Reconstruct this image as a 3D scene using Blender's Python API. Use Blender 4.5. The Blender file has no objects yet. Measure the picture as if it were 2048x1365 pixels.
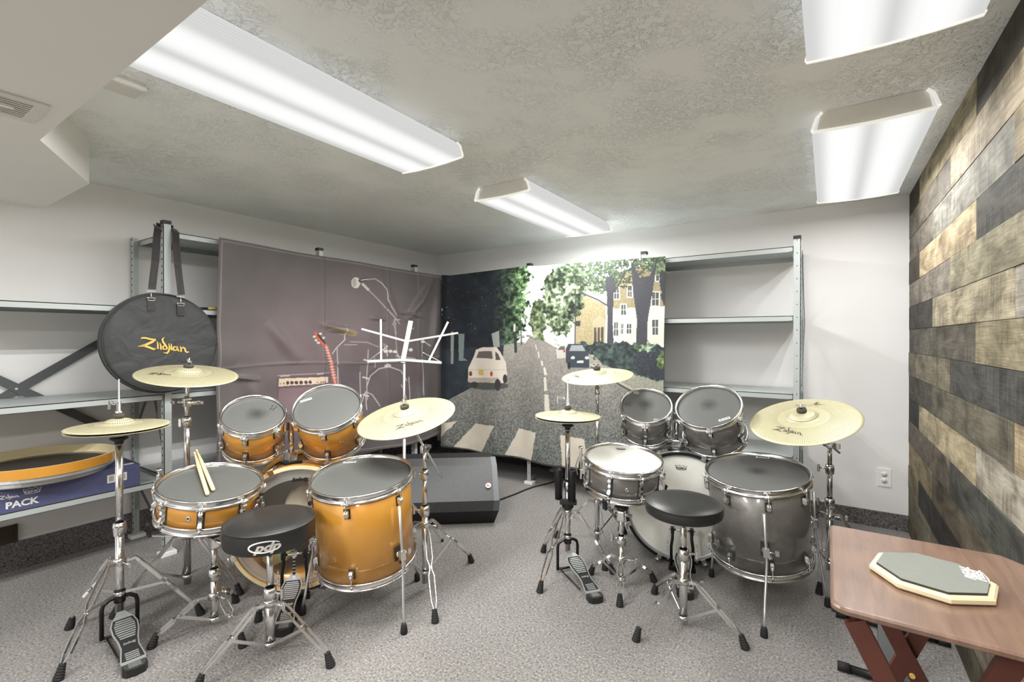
import bpy, bmesh, math, random
import numpy as np
from mathutils import Vector, Matrix, Quaternion

random.seed(7)
rng = np.random.default_rng(7)
PI = math.pi
COL = bpy.context.scene.collection
V = Vector
CAM_H = 1.18
CEIL = 2.055
XL, XR, YB, YF = -3.444, 0.41, 3.738, -2.4


# ------------------------------------------------------------------ colours and materials
def lin(c):
    out = []
    for x in c[:3]:
        x = x / 255.0
        out.append(x / 12.92 if x <= 0.04045 else ((x + 0.055) / 1.055) ** 2.4)
    return (out[0], out[1], out[2], 1.0)


class NT:
    """A small wrapper for building node trees."""

    def __init__(self, name):
        self.m = bpy.data.materials.new(name)
        self.m.use_nodes = True
        self.t = self.m.node_tree
        self.t.nodes.clear()
        self.out = self.t.nodes.new('ShaderNodeOutputMaterial')
        self.b = self.t.nodes.new('ShaderNodeBsdfPrincipled')
        self.t.links.new(self.b.outputs[0], self.out.inputs[0])

    def n(self, typ, **kw):
        nd = self.t.nodes.new(typ)
        for k, v in kw.items():
            if hasattr(nd, k) and not k.startswith('i_'):
                setattr(nd, k, v)
        return nd

    def l(self, a, b):
        self.t.links.new(a, b)

    def math(self, op, a, b=None, c=None):
        nd = self.t.nodes.new('ShaderNodeMath')
        nd.operation = op
        for i, x in enumerate((a, b, c)):
            if x is None:
                continue
            if isinstance(x, (int, float)):
                nd.inputs[i].default_value = x
            else:
                self.l(x, nd.inputs[i])
        return nd.outputs[0]

    def coords(self, kind='Object'):
        return self.n('ShaderNodeTexCoord').outputs[kind]

    def mapping(self, vec, scale=(1, 1, 1), loc=(0, 0, 0)):
        mp = self.n('ShaderNodeMapping')
        mp.inputs['Scale'].default_value = scale
        mp.inputs['Location'].default_value = loc
        self.l(vec, mp.inputs['Vector'])
        return mp.outputs[0]

    def noise(self, vec, scale, detail=2.0, rough=0.5, dist=0.0):
        nd = self.n('ShaderNodeTexNoise')
        nd.inputs['Scale'].default_value = scale
        nd.inputs['Detail'].default_value = detail
        nd.inputs['Roughness'].default_value = rough
        nd.inputs['Distortion'].default_value = dist
        self.l(vec, nd.inputs['Vector'])
        return nd.outputs['Fac']

    def ramp(self, fac, stops, interp='LINEAR'):
        nd = self.n('ShaderNodeValToRGB')
        cr = nd.color_ramp
        cr.interpolation = interp
        while len(cr.elements) < len(stops):
            cr.elements.new(0.5)
        for e, (p, c) in zip(cr.elements, stops):
            e.position = p
            e.color = c if len(c) == 4 else lin(c)
        self.l(fac, nd.inputs[0])
        return nd.outputs[0]

    def mix(self, fac, a, b, blend='MIX'):
        nd = self.n('ShaderNodeMix')
        nd.data_type = 'RGBA'
        nd.blend_type = blend
        for sock, x in ((nd.inputs[0], fac), (nd.inputs[6], a), (nd.inputs[7], b)):
            if isinstance(x, (int, float)):
                sock.default_value = x
            elif isinstance(x, tuple):
                sock.default_value = x
            else:
                self.l(x, sock)
        return nd.outputs[2]

    def bump(self, height, strength=0.3, dist=0.01):
        nd = self.n('ShaderNodeBump')
        nd.inputs['Strength'].default_value = strength
        nd.inputs['Distance'].default_value = dist
        self.l(height, nd.inputs['Height'])
        self.l(nd.outputs[0], self.b.inputs['Normal'])

    def set(self, **kw):
        names = dict(color='Base Color', rough='Roughness', metal='Metallic', coat='Coat Weight',
                     coat_rough='Coat Roughness', sheen='Sheen Weight', spec='Specular IOR Level',
                     alpha='Alpha', trans='Transmission Weight')
        for k, v in kw.items():
            s = self.b.inputs[names[k]]
            if hasattr(v, 'is_output') or isinstance(v, bpy.types.NodeSocket):
                self.l(v, s)
            else:
                s.default_value = v
        return self


def simple(name, c, rough=0.5, metal=0.0, var=0.06, vscale=20.0, **kw):
    """Plain surface with a faint procedural variation in colour."""
    t = NT(name)
    co = t.coords()
    f = t.noise(co, vscale, 3.0)
    lo = tuple(max(0.0, x * (1 - var)) for x in lin(c)[:3]) + (1.0,)
    hi = tuple(min(1.0, x * (1 + var)) for x in lin(c)[:3]) + (1.0,)
    t.set(color=t.mix(f, lo, hi), rough=rough, metal=metal, **kw)
    return t.m


M = {}
M['chrome'] = simple('chrome_metal', (234, 234, 233), 0.17, 1.0, 0.03)
M['satin_chrome'] = simple('satin_metal', (206, 208, 208), 0.32, 0.75, 0.04)
M['bright_metal'] = simple('bright_nickel_metal', (206, 206, 204), 0.35, 0.6, 0.03)
M['black_metal'] = simple('black_metal', (26, 26, 27), 0.35, 0.2)
M['rubber'] = simple('black_rubber', (24, 24, 24), 0.75)
M['dark_plastic'] = simple('dark_plastic', (32, 32, 33), 0.45)
M['white_plastic'] = simple('white_plastic', (244, 243, 240), 0.35)
M['felt'] = simple('grey_felt', (70, 68, 62), 0.95, var=0.2, vscale=200)
M['white_felt'] = simple('white_felt', (214, 208, 190), 0.9, var=0.12, vscale=150)
M['grey_pad'] = simple('grey_rubber', (122, 125, 118), 0.8, var=0.08, vscale=60)
M['dark_edge'] = simple('dark_rubber_edge', (52, 52, 46), 0.8)
M['wood_pale'] = simple('pale_wood', (222, 206, 168), 0.45, var=0.12, vscale=12)
M['stick'] = simple('hickory_wood', (226, 205, 160), 0.5, var=0.12, vscale=30)
M['ink'] = simple('black_ink', (22, 21, 20), 0.6)
M['white_ink'] = simple('white_ink', (236, 234, 228), 0.5)
M['gold_ink'] = simple('gold_thread', (214, 182, 92), 0.6)
M['logo_grey'] = simple('grey_ink', (70, 68, 66), 0.6)
M['red'] = simple('red_enamel', (196, 60, 52), 0.4)
M['cream'] = simple('cream_wood', (232, 216, 172), 0.5, var=0.06)
M['orange_plain'] = simple('orange_lacquer_hoop', (208, 146, 52), 0.25, 0.0, 0.06, 6, coat=0.6, coat_rough=0.1)


def lacquer(name, c, sparkle=0.0):
    t = NT(name)
    co = t.coords()
    base = lin(c)
    if sparkle:
        f = t.noise(co, 900, 1.0)
        col = t.ramp(f, [(0.30, tuple(x * (1 - sparkle) for x in base[:3]) + (1,)), (0.70, tuple(min(1, x * (1 + sparkle)) for x in base[:3]) + (1,))])
        t.set(color=col, rough=0.34, metal=0.55, coat=0.9, coat_rough=0.06)
    else:
        f = t.noise(co, 5, 2.0)
        col = t.mix(f, tuple(x * 0.94 for x in base[:3]) + (1,), tuple(min(1, x * 1.06) for x in base[:3]) + (1,))
        t.set(color=col, rough=0.36, metal=0.25, coat=0.9, coat_rough=0.05)
    return t.m


M['orange'] = lacquer('gold_orange_lacquer', (206, 145, 54))
M['sparkle'] = lacquer('charcoal_sparkle_lacquer', (126, 123, 119), 0.55)


def drum_head(name, c, worn, scale=3.2):
    t = NT(name)
    co = t.coords()
    f = t.noise(co, 260, 2.0)
    a = lin(c)
    col = t.mix(f, tuple(x * 0.86 for x in a[:3]) + (1,), tuple(min(1, x * 1.1) for x in a[:3]) + (1,))
    if worn:
        sx = t.n('ShaderNodeSeparateXYZ')
        t.l(co, sx.inputs[0])
        d = t.math('SQRT', t.math('ADD', t.math('POWER', sx.outputs[0], 2.0), t.math('POWER', t.math('ADD', sx.outputs[1], -0.015), 2.0)))
        blot = t.noise(co, 14, 4.0)
        dd = t.math('ADD', t.math('MULTIPLY', d, scale * 4.0), t.math('MULTIPLY', blot, 0.5))
        w = t.ramp(dd, [(0.30, (1, 1, 1, 1)), (0.95, (0, 0, 0, 1))])
        col = t.mix(t.math('MULTIPLY', w, worn), col, lin((30, 29, 28)))
    t.set(color=col, rough=0.62)
    t.bump(f, 0.05, 0.001)
    return t.m


M['head_grey'] = drum_head('grey_mesh_drumhead', (84, 85, 82), 0.0)
M['head_worn'] = drum_head('grey_mesh_drumhead_worn', (84, 84, 82), 0.8)
M['head_white'] = drum_head('coated_white_drumhead', (222, 221, 214), 0.0)
M['head_bass'] = drum_head('smooth_white_bass_head', (236, 235, 226), 0.0)
M['head_dark'] = drum_head('dark_front_head', (60, 54, 48), 0.0)
M['steel'] = simple('grey_painted_steel', (184, 190, 189), 0.42, 0.15, 0.04, 8)
M['steel_dark'] = simple('dark_grey_painted_steel', (88, 91, 92), 0.45, 0.2, 0.05, 8)
M['hole'] = simple('punched_hole_shadow', (20, 20, 20), 0.9)
M['box_blue'] = simple('blue_printed_cardboard', (84, 88, 124), 0.45, 0.0, 0.10, 25)
M['brown'] = simple('dark_brown_board', (56, 44, 28), 0.6)
M['light_body'] = simple('white_enamel_fixture', (214, 212, 204), 0.4)
M['end_plate'] = simple('grey_enamel_plate', (222, 220, 212), 0.5)


def vinyl(name, c):
    t = NT(name)
    co = t.coords()
    f = t.noise(co, 420, 2.0)
    g = t.noise(co, 9, 3.0)
    a = lin(c)
    t.set(color=t.mix(g, tuple(x * 0.85 for x in a[:3]) + (1,), tuple(x * 1.2 for x in a[:3]) + (1,)), rough=0.38)
    t.bump(f, 0.12, 0.001)
    return t.m


M['vinyl'] = vinyl('black_vinyl', (36, 36, 35))


def nylon(name, c):
    t = NT(name)
    co = t.coords()
    f = t.noise(co, 700, 1.0)
    g = t.noise(co, 8, 3.0, dist=1.0)
    a = lin(c)
    t.set(color=t.mix(f, tuple(x * 0.75 for x in a[:3]) + (1,), tuple(x * 1.25 for x in a[:3]) + (1,)), rough=0.6, sheen=0.15)
    t.bump(g, 0.35, 0.03)
    return t.m


M['nylon'] = nylon('black_nylon_fabric', (50, 51, 52))
M['web'] = nylon('black_webbing', (40, 36, 36))
M['pillow_purple'] = nylon('purple_cloth', (176, 150, 166))
M['pillow_green'] = nylon('green_cloth', (196, 204, 140))
M['pillow_cream'] = nylon('cream_cloth', (196, 188, 166))


def grille(name):
    t = NT(name)
    co = t.coords()
    vo = t.n('ShaderNodeTexVoronoi')
    vo.inputs['Scale'].default_value = 420
    t.l(co, vo.inputs['Vector'])
    col = t.ramp(vo.outputs['Distance'], [(0.15, (46, 46, 47)), (0.7, (78, 79, 79))])
    t.set(color=col, rough=0.5, metal=0.3)
    return t.m


M['grille'] = grille('speaker_grille_mesh')


def wall_paint(name, c):
    t = NT(name)
    co = t.coords()
    f = t.noise(co, 60, 4.0)
    g = t.noise(co, 1.2, 2.0)
    a = lin(c)
    t.set(color=t.mix(g, tuple(x * 0.97 for x in a[:3]) + (1,), tuple(x * 1.02 for x in a[:3]) + (1,)), rough=0.72)
    t.bump(f, 0.06, 0.004)
    return t.m


M['wall'] = wall_paint('painted_wall', (236, 234, 233))
M['soffit'] = wall_paint('painted_soffit', (232, 230, 226))


def knockdown():
    t = NT('knockdown_textured_ceiling')
    co = t.coords()
    n1 = t.noise(co, 46.0, 3.0, 0.55, 0.8)
    patch = t.noise(co, 3.2, 3.0, 0.6)
    ridge = t.ramp(n1, [(0.46, (0, 0, 0, 1)), (0.54, (1, 1, 1, 1)), (0.60, (0.85, 0.85, 0.85, 1)), (0.68, (0.6, 0.6, 0.6, 1))], 'EASE')
    pm = t.ramp(patch, [(0.40, (0.0, 0.0, 0.0, 1)), (0.60, (1, 1, 1, 1))])
    hgt = t.math('MULTIPLY', ridge, pm)
    t.set(color=lin((242, 244, 242)), rough=0.62)
    t.bump(hgt, 0.8, 0.0065)
    return t.m


M['ceiling'] = knockdown()


def carpet(name, lo, mid, hi):
    t = NT(name)
    co = t.coords()
    f = t.noise(co, 115, 2.0, 0.75)
    g = t.noise(co, 45, 3.0, 0.8)
    h = t.noise(co, 1.6, 3.0)
    col = t.ramp(f, [(0.36, lo), (0.45, mid), (0.56, mid), (0.66, hi)])
    tint = t.ramp(g, [(0.35, (214, 196, 204)), (0.5, (226, 226, 224)), (0.65, (238, 234, 220))])
    col = t.mix(0.55, col, tint, 'MULTIPLY')
    big = t.ramp(h, [(0.3, (228, 228, 228)), (0.7, (255, 255, 255))])
    col = t.mix(1.0, col, big, 'MULTIPLY')
    t.set(color=col, rough=0.95, sheen=0.2)
    t.bump(f, 0.6, 0.006)
    return t.m


M['carpet'] = carpet('grey_flecked_carpet', (78, 75, 75), (136, 133, 130), (182, 177, 173))
M['carpet_dark'] = carpet('grey_carpet_base', (52, 48, 48), (112, 108, 108), (150, 146, 144))


def plank_mat():
    t = NT('stained_wood_planks')
    at = t.n('ShaderNodeAttribute', attribute_name='plank')
    co = t.coords()
    off = t.n('ShaderNodeVectorMath', operation='MULTIPLY_ADD')
    off.inputs[1].default_value = (9, 7, 5)
    t.l(at.outputs['Color'], off.inputs[0])
    t.l(co, off.inputs[2])
    v = off.outputs[0]
    grain = t.noise(t.mapping(v, (1, 2.2, 55)), 3.0, 4.0, 0.6, 0.8)
    blot = t.noise(t.mapping(v, (1, 3.0, 6.0)), 2.0, 4.0, 0.6, 0.6)
    saw = t.noise(t.mapping(v, (1, 55, 2.5)), 1.4, 3.0, 0.6, 0.4)
    sawm = t.noise(t.mapping(v, (1, 2.5, 8.0)), 1.5, 2.0)
    k1 = t.ramp(grain, [(0.25, (150, 146, 138)), (0.75, (255, 255, 255))])
    k2 = t.ramp(blot, [(0.28, (120, 116, 108)), (0.62, (255, 255, 252))])
    k3 = t.ramp(saw, [(0.35, (140, 138, 132)), (0.6, (255, 255, 255))])
    sm = t.ramp(sawm, [(0.42, (0, 0, 0, 1)), (0.66, (1, 1, 1, 1))])
    col = t.mix(0.75, at.outputs['Color'], k1, 'MULTIPLY')
    col = t.mix(0.8, col, k2, 'MULTIPLY')
    col = t.mix(t.math('MULTIPLY', sm, 0.75), col, t.mix(1.0, col, k3, 'MULTIPLY'))
    t.set(color=col, rough=0.75, spec=0.2)
    t.bump(grain, 0.2, 0.003)
    return t.m


M['plank'] = plank_mat()
M['gap'] = simple('dark_gap', (14, 12, 10), 0.9)


def cloth_mat(name, rough):
    t = NT(name)
    at = t.n('ShaderNodeAttribute', attribute_name='print')
    co = t.coords()
    f = t.noise(co, 900, 1.0)
    col = t.mix(f, at.outputs['Color'], at.outputs['Color'])
    t.set(color=col, rough=rough, sheen=0.1)
    t.bump(f, 0.04, 0.001)
    return t.m


M['cloth'] = cloth_mat('printed_polyester_cloth', 0.62)


def tray_wood():
    t = NT('brown_stained_table_wood')
    co = t.coords()
    g = t.noise(t.mapping(co, (22, 2.0, 6)), 3.0, 4.0, 0.55, 0.7)
    h = t.noise(co, 7, 3.0)
    col = t.ramp(g, [(0.3, (114, 88, 74)), (0.7, (133, 106, 90))])
    col = t.mix(0.5, col, t.ramp(h, [(0.35, (205, 205, 205)), (0.65, (255, 250, 246))]), 'MULTIPLY')
    t.set(color=col, rough=0.3, coat=0.3, coat_rough=0.15)
    return t.m


M['tray'] = tray_wood()
M['tray_leg'] = simple('dark_red_brown_wood', (86, 46, 36), 0.4, var=0.2, vscale=15)


def lens():
    """Prismatic acrylic lens lit by two tubes along local Y."""
    t = NT('lit_prismatic_lens')
    co = t.coords()
    sx = t.n('ShaderNodeSeparateXYZ')
    t.l(co, sx.inputs[0])
    ax = t.math('ABSOLUTE', sx.outputs[0])
    d = t.math('ABSOLUTE', t.math('SUBTRACT', ax, 0.085))
    band = t.ramp(t.math('MULTIPLY', d, 8.0), [(0.0, (1, 1, 1, 1)), (0.25, (0.88, 0.88, 0.88, 1)), (0.72, (0.60, 0.60, 0.60, 1))], 'EASE')
    u = t.math('ADD', t.math('MULTIPLY', sx.outputs[0], 900.0), t.math('MULTIPLY', sx.outputs[1], 900.0))
    w = t.math('SUBTRACT', t.math('MULTIPLY', sx.outputs[0], 900.0), t.math('MULTIPLY', sx.outputs[1], 900.0))
    pr = t.math('MULTIPLY', t.math('SINE', u), t.math('SINE', w))
    st = t.math('MULTIPLY', band, t.math('ADD', t.math('MULTIPLY', pr, 0.10), 0.92))
    em = t.n('ShaderNodeEmission')
    em.inputs['Color'].default_value = (1.0, 1.0, 0.985, 1)
    t.l(t.math('MULTIPLY', st, LENS_POWER), em.inputs['Strength'])
    gl = t.n('ShaderNodeBsdfGlossy')
    gl.inputs['Roughness'].default_value = 0.25
    ad = t.n('ShaderNodeMixShader')
    ad.inputs[0].default_value = 0.04
    t.l(em.outputs[0], ad.inputs[1])
    t.l(gl.outputs[0], ad.inputs[2])
    t.l(ad.outputs[0], t.out.inputs[0])
    return t.m


LENS_POWER = 1.15
M['lens'] = lens()


def lit_edge():
    t = NT('lit_acrylic_edge')
    t.set(color=lin((235, 232, 220)), rough=0.3)
    t.b.inputs['Emission Color'].default_value = (1.0, .985, .93, 1)
    t.b.inputs['Emission Strength'].default_value = 0.45
    return t.m


M['lens_edge'] = lit_edge()


def cymbal_mat(R):
    """Brass-coloured sheet drilled with rings of small holes."""
    t = NT('perforated_brass_cymbal')
    co = t.coords()
    sx = t.n('ShaderNodeSeparateXYZ')
    t.l(co, sx.inputs[0])
    x, y = sx.outputs[0], sx.outputs[1]
    r = t.math('SQRT', t.math('ADD', t.math('MULTIPLY', x, x), t.math('MULTIPLY', y, y)))
    th = t.math('ARCTAN2', y, x)
    s = 0.0062
    outer = t.math('GREATER_THAN', r, R * 0.46)
    mid = t.math('GREATER_THAN', r, 0.058)
    cnt = t.math('ADD', t.math('ADD', 40.0, t.math('MULTIPLY', mid, 44.0)), t.math('MULTIPLY', outer, 96.0))
    a = t.math('MULTIPLY', th, t.math('DIVIDE', cnt, 2 * PI))
    fa = t.math('SUBTRACT', t.math('FRACT', a), 0.5)
    dx = t.math('DIVIDE', t.math('MULTIPLY', t.math('MULTIPLY', fa, r), 2 * PI), cnt)
    fr = t.math('SUBTRACT', t.math('FRACT', t.math('DIVIDE', r, s)), 0.5)
    dy = t.math('MULTIPLY', fr, s)
    d = t.math('SQRT', t.math('ADD', t.math('MULTIPLY', dx, dx), t.math('MULTIPLY', dy, dy)))
    hole = t.math('LESS_THAN', d, 0.00155)
    ok = t.math('MULTIPLY', t.math('LESS_THAN', r, R - 0.013), t.math('GREATER_THAN', r, 0.028))
    hole = t.math('MULTIPLY', hole, ok)
    f = t.noise(co, 30, 3.0)
    base = t.mix(f, lin((190, 183, 148)), lin((204, 198, 166)))
    col = t.mix(hole, base, lin((84, 74, 46)))
    rough = t.math('ADD', 0.5, t.math('MULTIPLY', hole, 0.4))
    metal = t.math('MULTIPLY', t.math('SUBTRACT', 1.0, hole), 0.35)
    t.set(color=col, rough=rough, metal=metal)
    return t.m


def clear_head(name, tint, opac):
    t = NT(name)
    tr = t.n('ShaderNodeBsdfTransparent')
    t.set(color=lin(tint), rough=0.12)
    mx = t.n('ShaderNodeMixShader')
    mx.inputs[0].default_value = opac
    t.l(tr.outputs[0], mx.inputs[1])
    t.l(t.b.outputs[0], mx.inputs[2])
    t.l(mx.outputs[0], t.out.inputs[0])
    return t.m


M['clear'] = clear_head('clear_film_head', (170, 165, 150), 0.16)
M['clear_band'] = clear_head('translucent_muffle_band', (186, 184, 178), 0.6)


# ------------------------------------------------------------------ mesh building
def frame(z, x=None):
    z = V(z).normalized()
    if x is None:
        x = V((1, 0, 0)) if abs(z.x) < 0.9 else V((0, 1, 0))
    x = V(x)
    x = (x - z * x.dot(z)).normalized()
    y = z.cross(x)
    return Matrix((x, y, z)).transposed()


def mat_at(loc, z=(0, 0, 1), x=None):
    m = frame(z, x).to_4x4()
    m.translation = V(loc)
    return m


class MB:
    def __init__(self, M0=None):
        self.v, self.f, self.mi, self.sm = [], [], [], []
        self.M = M0
        self.col = {}

    def add(self, verts, faces, mat=0, smooth=False, T=None):
        b = len(self.v)
        for p in verts:
            p = V(p)
            if T is not None:
                p = T @ p
            if self.M is not None:
                p = self.M @ p
            self.v.append(p)
        for f in faces:
            self.f.append(tuple(b + i for i in f))
            self.mi.append(mat)
            self.sm.append(smooth)
        return self

    def box(self, c, s, mat=0, T=None, bev=0.0):
        cx, cy, cz = c
        hx, hy, hz = s[0] / 2, s[1] / 2, s[2] / 2
        if bev <= 0:
            vs = [(cx + i * hx, cy + j * hy, cz + k * hz) for k in (-1, 1) for j in (-1, 1) for i in (-1, 1)]
            fs = [(0, 2, 3, 1), (4, 5, 7, 6), (0, 1, 5, 4), (2, 6, 7, 3), (0, 4, 6, 2), (1, 3, 7, 5)]
            return self.add(vs, fs, mat, False, T)
        bev = min(bev, hx * 0.95, hy * 0.95, hz * 0.95)
        bm = bmesh.new()
        bmesh.ops.create_cube(bm, size=1.0)
        for v_ in bm.verts:
            v_.co = V((cx + v_.co.x * 2 * hx, cy + v_.co.y * 2 * hy, cz + v_.co.z * 2 * hz))
        bmesh.ops.bevel(bm, geom=list(bm.edges), offset=bev, segments=2, affect='EDGES', profile=0.7)
        bm.verts.index_update()
        vs = [v_.co.copy() for v_ in bm.verts]
        fs = [tuple(x.index for x in f_.verts) for f_ in bm.faces]
        bm.free()
        return self.add(vs, fs, mat, False, T)

    def sweep(self, pts, sec, mat=0, up=None, smooth=False, closed=False, T=None, scale=None):
        pts = [V(p) for p in pts]
        n = len(pts)
        tang = []
        for i in range(n):
            if closed:
                d = pts[(i + 1) % n] - pts[i - 1]
            else:
                d = (pts[min(i + 1, n - 1)] - pts[max(i - 1, 0)])
            tang.append(d.normalized())
        t0 = tang[0]
        u = V(up) if up is not None else (V((0, 0, 1)) if abs(t0.z) < 0.9 else V((1, 0, 0)))
        vs, fs = [], []
        k = len(sec)
        for i in range(n):
            t = tang[i]
            if up is not None and i > 0:
                u = V(up)
            w = (u - t * u.dot(t))
            if w.length < 1e-6:
                w = t.orthogonal()
            w.normalize()
            s_ = t.cross(w)
            if up is None:
                u = w
            sc = scale[i] if scale is not None else 1.0
            for a, b in sec:
                vs.append(pts[i] + s_ * (a * sc) + w * (b * sc))
        m = n if closed else n - 1
        for i in range(m):
            j = (i + 1) % n
            for q in range(k):
                r = (q + 1) % k
                fs.append((i * k + q, i * k + r, j * k + r, j * k + q))
        self.add(vs, fs, mat, smooth, T)
        if not closed:
            b = len(self.v) - len(vs)
            self.f.append(tuple(b + q for q in range(k))[::-1]); self.mi.append(mat); self.sm.append(False)
            self.f.append(tuple(b + (n - 1) * k + q for q in range(k))); self.mi.append(mat); self.sm.append(False)
        return self

    def tube(self, p0, p1, r0, r1=None, n=16, mat=0, T=None):
        r1 = r0 if r1 is None else r1
        sec = [(math.cos(2 * PI * i / n), math.sin(2 * PI * i / n)) for i in range(n)]
        return self.sweep([p0, p1], sec, mat, None, True, False, T, [r0, r1])

    def path(self, pts, r, n=10, mat=0, closed=False, T=None):
        sec = [(math.cos(2 * PI * i / n) * r, math.sin(2 * PI * i / n) * r) for i in range(n)]
        return self.sweep(pts, sec, mat, None, True, closed, T)

    def bar(self, pts, w, t, up, mat=0, T=None):
        """Flat bar: w across (side), t along up."""
        sec = [(-w / 2, -t / 2), (w / 2, -t / 2), (w / 2, t / 2), (-w / 2, t / 2)]
        return self.sweep(pts, sec, mat, up, False, False, T)

    def lathe(self, prof, n=48, mat=0, T=None, smooth=True, closed=False):
        vs, fs = [], []
        k = len(prof)
        idx = []
        for (r, z) in prof:
            if r < 1e-6:
                idx.append([len(vs)] * n)
                vs.append((0, 0, z))
            else:
                row = []
                for i in range(n):
                    a = 2 * PI * i / n
                    row.append(len(vs))
                    vs.append((r * math.cos(a), r * math.sin(a), z))
                idx.append(row)
        m = k if closed else k - 1
        for j in range(m):
            A, B = idx[j], idx[(j + 1) % k]
            for i in range(n):
                q = [A[i], A[(i + 1) % n], B[(i + 1) % n], B[i]]
                o = []
                for x in q:
                    if x not in o:
                        o.append(x)
                if len(o) >= 3:
                    fs.append(tuple(o))
        return self.add(vs, fs, mat, smooth, T)

    def prism(self, outline, z0, z1, mat=0, T=None, side=None):
        n = len(outline)
        vs = [(x, y, z0) for x, y in outline] + [(x, y, z1) for x, y in outline]
        self.add(vs, [tuple(range(n - 1, -1, -1)), tuple(range(n, 2 * n))], mat, False, T)
        self.add(vs, [(i, (i + 1) % n, n + (i + 1) % n, n + i) for i in range(n)], mat if side is None else side, False, T)
        return self

    def sphere(self, c, r, mat=0, T=None, n=16, sq=(1, 1, 1)):
        prof = [(r * math.sin(PI * i / (n // 2)), -r * math.cos(PI * i / (n // 2))) for i in range(n // 2 + 1)]
        S = Matrix.Translation(V(c)) @ Matrix.Diagonal((sq[0], sq[1], sq[2], 1))
        return self.lathe(prof, n, mat, S if T is None else T @ S)

    def ribbon(self, pts, widths, z, mat, T, lift=0.0006):
        """A flat pen stroke in the local XY plane; z may be a function of (x, y)."""
        n = len(pts)
        zf = z if callable(z) else (lambda x, y: z)
        vs, fs = [], []
        for i in range(n):
            a = V(pts[max(i - 1, 0)]); b = V(pts[min(i + 1, n - 1)])
            d = (b - a)
            d = d.normalized() if d.length > 0 else V((1, 0))
            nx, ny = -d.y, d.x
            w = widths[i] / 2 if isinstance(widths, (list, tuple)) else widths / 2
            for sgn in (1, -1):
                x, y = pts[i][0] + nx * w * sgn, pts[i][1] + ny * w * sgn
                vs.append((x, y, zf(x, y) + lift))
        for i in range(n - 1):
            fs.append((2 * i, 2 * i + 1, 2 * i + 3, 2 * i + 2))
        return self.add(vs, fs, mat, False, T)

    def text(self, s, size, mat, T, bold=0.0, shear=0.0, sx=1.0, depth=0.0005):
        cu = bpy.data.curves.new('lettering', 'FONT')
        cu.body = s
        cu.size = size
        cu.align_x = 'CENTER'
        cu.align_y = 'CENTER'
        cu.offset = bold
        cu.shear = shear
        cu.extrude = depth
        cu.resolution_u = 3
        ob = bpy.data.objects.new('lettering', cu)
        me = bpy.data.meshes.new_from_object(ob)
        S = Matrix.Diagonal((sx, 1, 1, 1))
        self.add([S @ v.co for v in me.vertices], [tuple(p.vertices) for p in me.polygons], mat, False, T)
        bpy.data.objects.remove(ob)
        bpy.data.curves.remove(cu)
        bpy.data.meshes.remove(me)
        return self

    def build(self, name, mats, parent=None, recalc=True):
        me = bpy.data.meshes.new(name)
        inv = WORLD[parent.name].inverted() if parent is not None else None
        vs = [inv @ p for p in self.v] if inv is not None else self.v
        me.from_pydata([tuple(p) for p in vs], [], self.f)
        if not isinstance(mats, (list, tuple)):
            mats = [mats]
        for m in mats:
            me.materials.append(M[m] if isinstance(m, str) else m)
        me.polygons.foreach_set('material_index', self.mi)
        me.polygons.foreach_set('use_smooth', self.sm)
        if recalc:
            bm = bmesh.new()
            bm.from_mesh(me)
            bmesh.ops.recalc_face_normals(bm, faces=bm.faces)
            bm.to_mesh(me)
            bm.free()
        me.update()
        o = bpy.data.objects.new(name, me)
        COL.objects.link(o)
        if parent is not None:
            o.parent = parent
            WORLD[o.name] = WORLD[parent.name].copy()
        else:
            WORLD[o.name] = Matrix.Identity(4)
        return o


WORLD = {}


def tag(o, label, cat, group=None):
    o['label'] = label
    o['category'] = cat
    if group:
        o['group'] = group
    return o


def thing(name, label, cat, T, group=None):
    o = bpy.data.objects.new(name, None)
    o.empty_display_size = 0.05
    COL.objects.link(o)
    if not isinstance(T, Matrix):
        T = Matrix.Translation(V(T))
    o.matrix_world = T
    loc, rot, sc = T.decompose()
    o.location = loc
    o.rotation_euler = rot.to_euler()
    WORLD[o.name] = T.copy()
    return tag(o, label, cat, group)


def structure(o):
    o['kind'] = 'structure'
    return o


def solid(name, mb, mats, label, cat, group=None, base=None):
    """A thing that is one mesh; its origin goes to base."""
    o = mb.build(name, mats)
    if base is not None:
        o.data.transform(Matrix.Translation(-V(base)))
        o.location = base
        WORLD[o.name] = Matrix.Translation(V(base))
    return tag(o, label, cat, group)


def arc(c, r, a0, a1, n):
    return [(c[0] + r * math.cos(a0 + (a1 - a0) * i / n), c[1] + r * math.sin(a0 + (a1 - a0) * i / n)) for i in range(n + 1)]


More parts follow.
